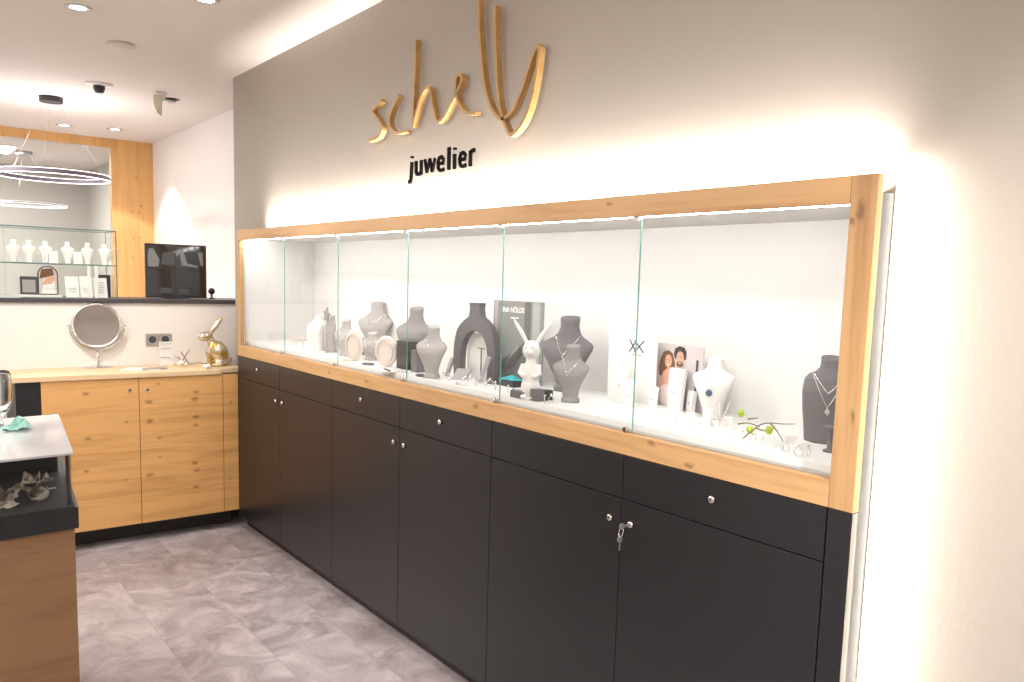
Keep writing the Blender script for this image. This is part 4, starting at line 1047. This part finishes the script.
pane(B(), gx1-.005, gx1, YG0+.006, YG1-.006, ZL+.0005, zt3).build('side_pane', gm, gc)
pane(B(), gx0, gx1, YG0, YG1, zt3+.0003, zt3+.006).build('top_pane', gm, gc)
pane(B(), gx0, gx1-.006, YG0+.006, YG1-.006, zs3-.006, zs3).build('shelf', gm, gc)
order = ['first', 'second', 'third', 'fourth', 'fifth', 'sixth']
yb_ = 5.07
for i, x in enumerate((14, 29.5, 46, 68, 88, 105)):
    q = on(x, 262, 1, yb_); h = on(x, 240, 1, yb_).z-zs3
    if i == 0:
        base = bust_mesh(h, .064, .042, SLIM, 24, 20).build('necklace_bust', 'white_matte'); o = base
    else: o = base.copy(); COL.objects.link(o)
    o.location = (q.x, yb_, zs3+.0004); o.rotation_euler = (0, 0, PI/2)
    tag(o, 'white necklace bust on the glass shelf, %s of six from the left' % order[i], 'display bust', 'white busts on the glass shelf')
for i, (x, l) in enumerate(((53.5, 'small white block on the glass shelf right of the third bust'), (78, 'small white block on the glass shelf right of the fourth bust'))):
    q = on(x, 262, 1, 5.03); o = B().slab([(-.021, 0, 0), (.021, 0, 0), (.018, .03, 0), (-.018, .03, 0)], (0, .1, 1), .066).build('ear_ring_block', 'white_matte'); o.name = 'display_block'
    o.location = (q.x, 5.02, zs3+.0004); tag(o, l, 'display block')
# lower shelf
q = on(31, 296, 1, 5.0)
t = thing('framed_picture', 'small dark square photo frame in the glass showcase, left of the arched picture', 'photo frame', (q.x, 5.06, ZL+.012))
B().box(-.040, .040, 0, .008, 0, .095, .001).build('frame', 'ink', t, local=True); B().box(-.030, .030, -.001, .0, .012, .078).build('picture', 'card_grey', t, local=True)
q = on(48.5, 296, 1, 5.06)
t = thing('framed_picture', 'arched dark picture frame with a pink toned photo in the glass showcase', 'photo frame', (q.x, 5.06, ZL+.012))
def archp(w_, h_, n=14): return [(-w_, 0), (w_, 0)]+[(w_*math.cos(PI*i/n), h_-w_+w_*math.sin(PI*i/n)) for i in range(n+1)]
B().slab([(x, 0, z) for x, z in archp(.048, .154)], (0, 1, 0), .01).build('frame', 'hair_black', t, local=True)
B().slab([(x, -.001, z+.006) for x, z in archp(.042, .143)], (0, 1, 0), .001).build('picture', 'photo_bg', t, local=True)
B().slab([(-.03, -.002, .006), (.035, -.002, .006), (.03, -.002, .07), (.01, -.002, .10), (-.02, -.002, .08)], (0, 1, 0), .0008).build('picture_figure', 'white_matte', t, local=True)
B().slab([(-.035, -.0025, .05), (.02, -.0025, .06), (.035, -.0025, .095), (.0, -.0025, .10)], (0, 1, 0), .0005).build('picture_hand', 'skin', t, local=True)
B().slab([(-.04, -.0025, .085), (.03, -.0025, .105), (.02, -.0025, .140), (-.03, -.0025, .135)], (0, 1, 0), .0005).build('picture_hair', 'hair_brown', t, local=True)
q0_, q1_ = on(22, 297, 1, 5.03), on(62, 297, 1, 5.03)
tag(B().box(q0_.x, q1_.x, 5.02, 5.11, ZL+.0005, ZL+.0117, .001).build('display_plinth', 'white_matte', loc=(q0_.x, 5.05, ZL)), 'low white base under the two picture frames in the glass showcase', 'display base')
for i, (x, wq, dark) in enumerate(((73, .032, 0), (87, .030, 0), (101.5, .032, 1))):
    q = on(x, 296, 1, 5.04)
    t = thing('price_card', ['plain white card in the glass showcase, nearest the arched picture', 'white card in the glass showcase, middle of three', 'white printed card in the glass showcase, rightmost before the dark box'][i], 'card', (q.x, 5.04, ZL+.0005), group='white cards in the glass showcase')
    hh = [.112, .115, .108][i]
    B().slab([(-wq, 0, 0), (wq, 0, 0), (wq, .03, hh), (-wq, .03, hh)], (0, 1, 0), .004).build('card', 'white_matte', t, local=True)
    for r_ in range(2 + 3*dark): B().slab([(-wq*.5, .030*(zz_ := (.25+.12*r_))-.0016, hh*zz_), (wq*.5, .030*zz_-.0016, hh*zz_), (wq*.5, .030*(zz_+.035)-.0016, hh*(zz_+.035)), (-wq*.5, .030*(zz_+.035)-.0016, hh*(zz_+.035))], (0, 1, 0), .0005).build('printed_line', 'ink_grey', t, local=True)
q = on(104, 296, 1, 5.12)
tag(B().box(q.x-.035, q.x+.035, 5.12, 5.16, ZL+.0005, ZL+.125, .001).build('jewellery_box', 'black_plastic', loc=(q.x, 5.14, ZL)), 'dark box behind the rightmost white card in the glass showcase', 'box')
for i, x in enumerate((88.5, 96)):
    q = on(x, 262, 1, 4.99)
    tag(B().box(q.x-.008, q.x+.008, 4.985, 4.995, ZL+.0005, zs3-.0065, .001).build('support_post', 'white_matte', loc=(q.x, 4.99, ZL)), ['left white upright post below the glass shelf', 'right white upright post below the glass shelf'][i], 'post')
# monitor, screen split in four with paler grey patches
mq = on(177, 297.5, 1, 5.05)
ml, mrr = on(146.5, 297, 1, 5.05), on(208, 297, 1, 5.05); mw = (mrr.x-ml.x)*.965; mt_ = zat(mq.x, 5.05, 244.5)-ZL
mo = thing('monitor', 'black flat screen split in four with dim grey patches, standing on the dark ledge', 'monitor', (mq.x, 5.05, ZL+.0004), -.10)
hw_ = mw/2
B().box(-hw_, hw_, 0, .03, .004, mt_, .002).build('housing', 'black_plastic', mo, local=True)
B().box(-hw_+.006, hw_-.012, -.0012, -.0002, .012, mt_-.008).build('screen', 'black_gloss', mo, local=True)
b = B(); b.box(-.008, -.004, -.0022, -.0014, .012, mt_-.008); b.box(-hw_+.006, hw_-.012, -.0022, -.0014, mt_*.545, mt_*.555); b.build('screen_divider', 'black_plastic', mo, local=True)
sp = lambda L: [(-hw_+.006+(mw-.018)*u, -.0022, .012+(mt_-.02)*v) for u, v in L]
for L_, m_ in (([(.02, .58), (.2, .58), (.22, .72), (.12, .93), (.04, .93), (.02, .8)], 'screen_light'), ([(.60, .62), (.88, .58), (.88, .62), (.70, .66), (.62, .95), (.56, .95)], 'screen_light'), ([(.88, .88), (.97, .90), (.98, .62), (.94, .62)], 'screen_light'),
             ([(.24, .62), (.48, .62), (.48, .85), (.28, .86)], 'screen_mid'), ([(.2, .06), (.45, .06), (.42, .16), (.24, .17)], 'screen_mid'), ([(.54, .06), (.72, .06), (.70, .15), (.56, .16)], 'screen_mid')):
    B().slab(sp(L_), (0, 1, 0), .0005).build('screen_patch', m_, mo, local=True)
B().box(-.07, .07, -.03, .09, 0, .0035, .001).build('foot', 'black_plastic', mo, local=True)
q = on(208.5, 290, 1, 5.10)
b = B(); b.ell((q.x+.018, 5.10, ZL+.045), (.02, .02, .02)); b.lathe([(.02, 0), (.02, .004), (.006, .008), (.006, .03)], (q.x+.018, 5.10, ZL+.0004), 'z', 16)
tag(b.build('webcam', 'black_plastic', loc=(q.x+.018, 5.10, ZL)), 'small round black camera on the ledge right of the monitor', 'camera')
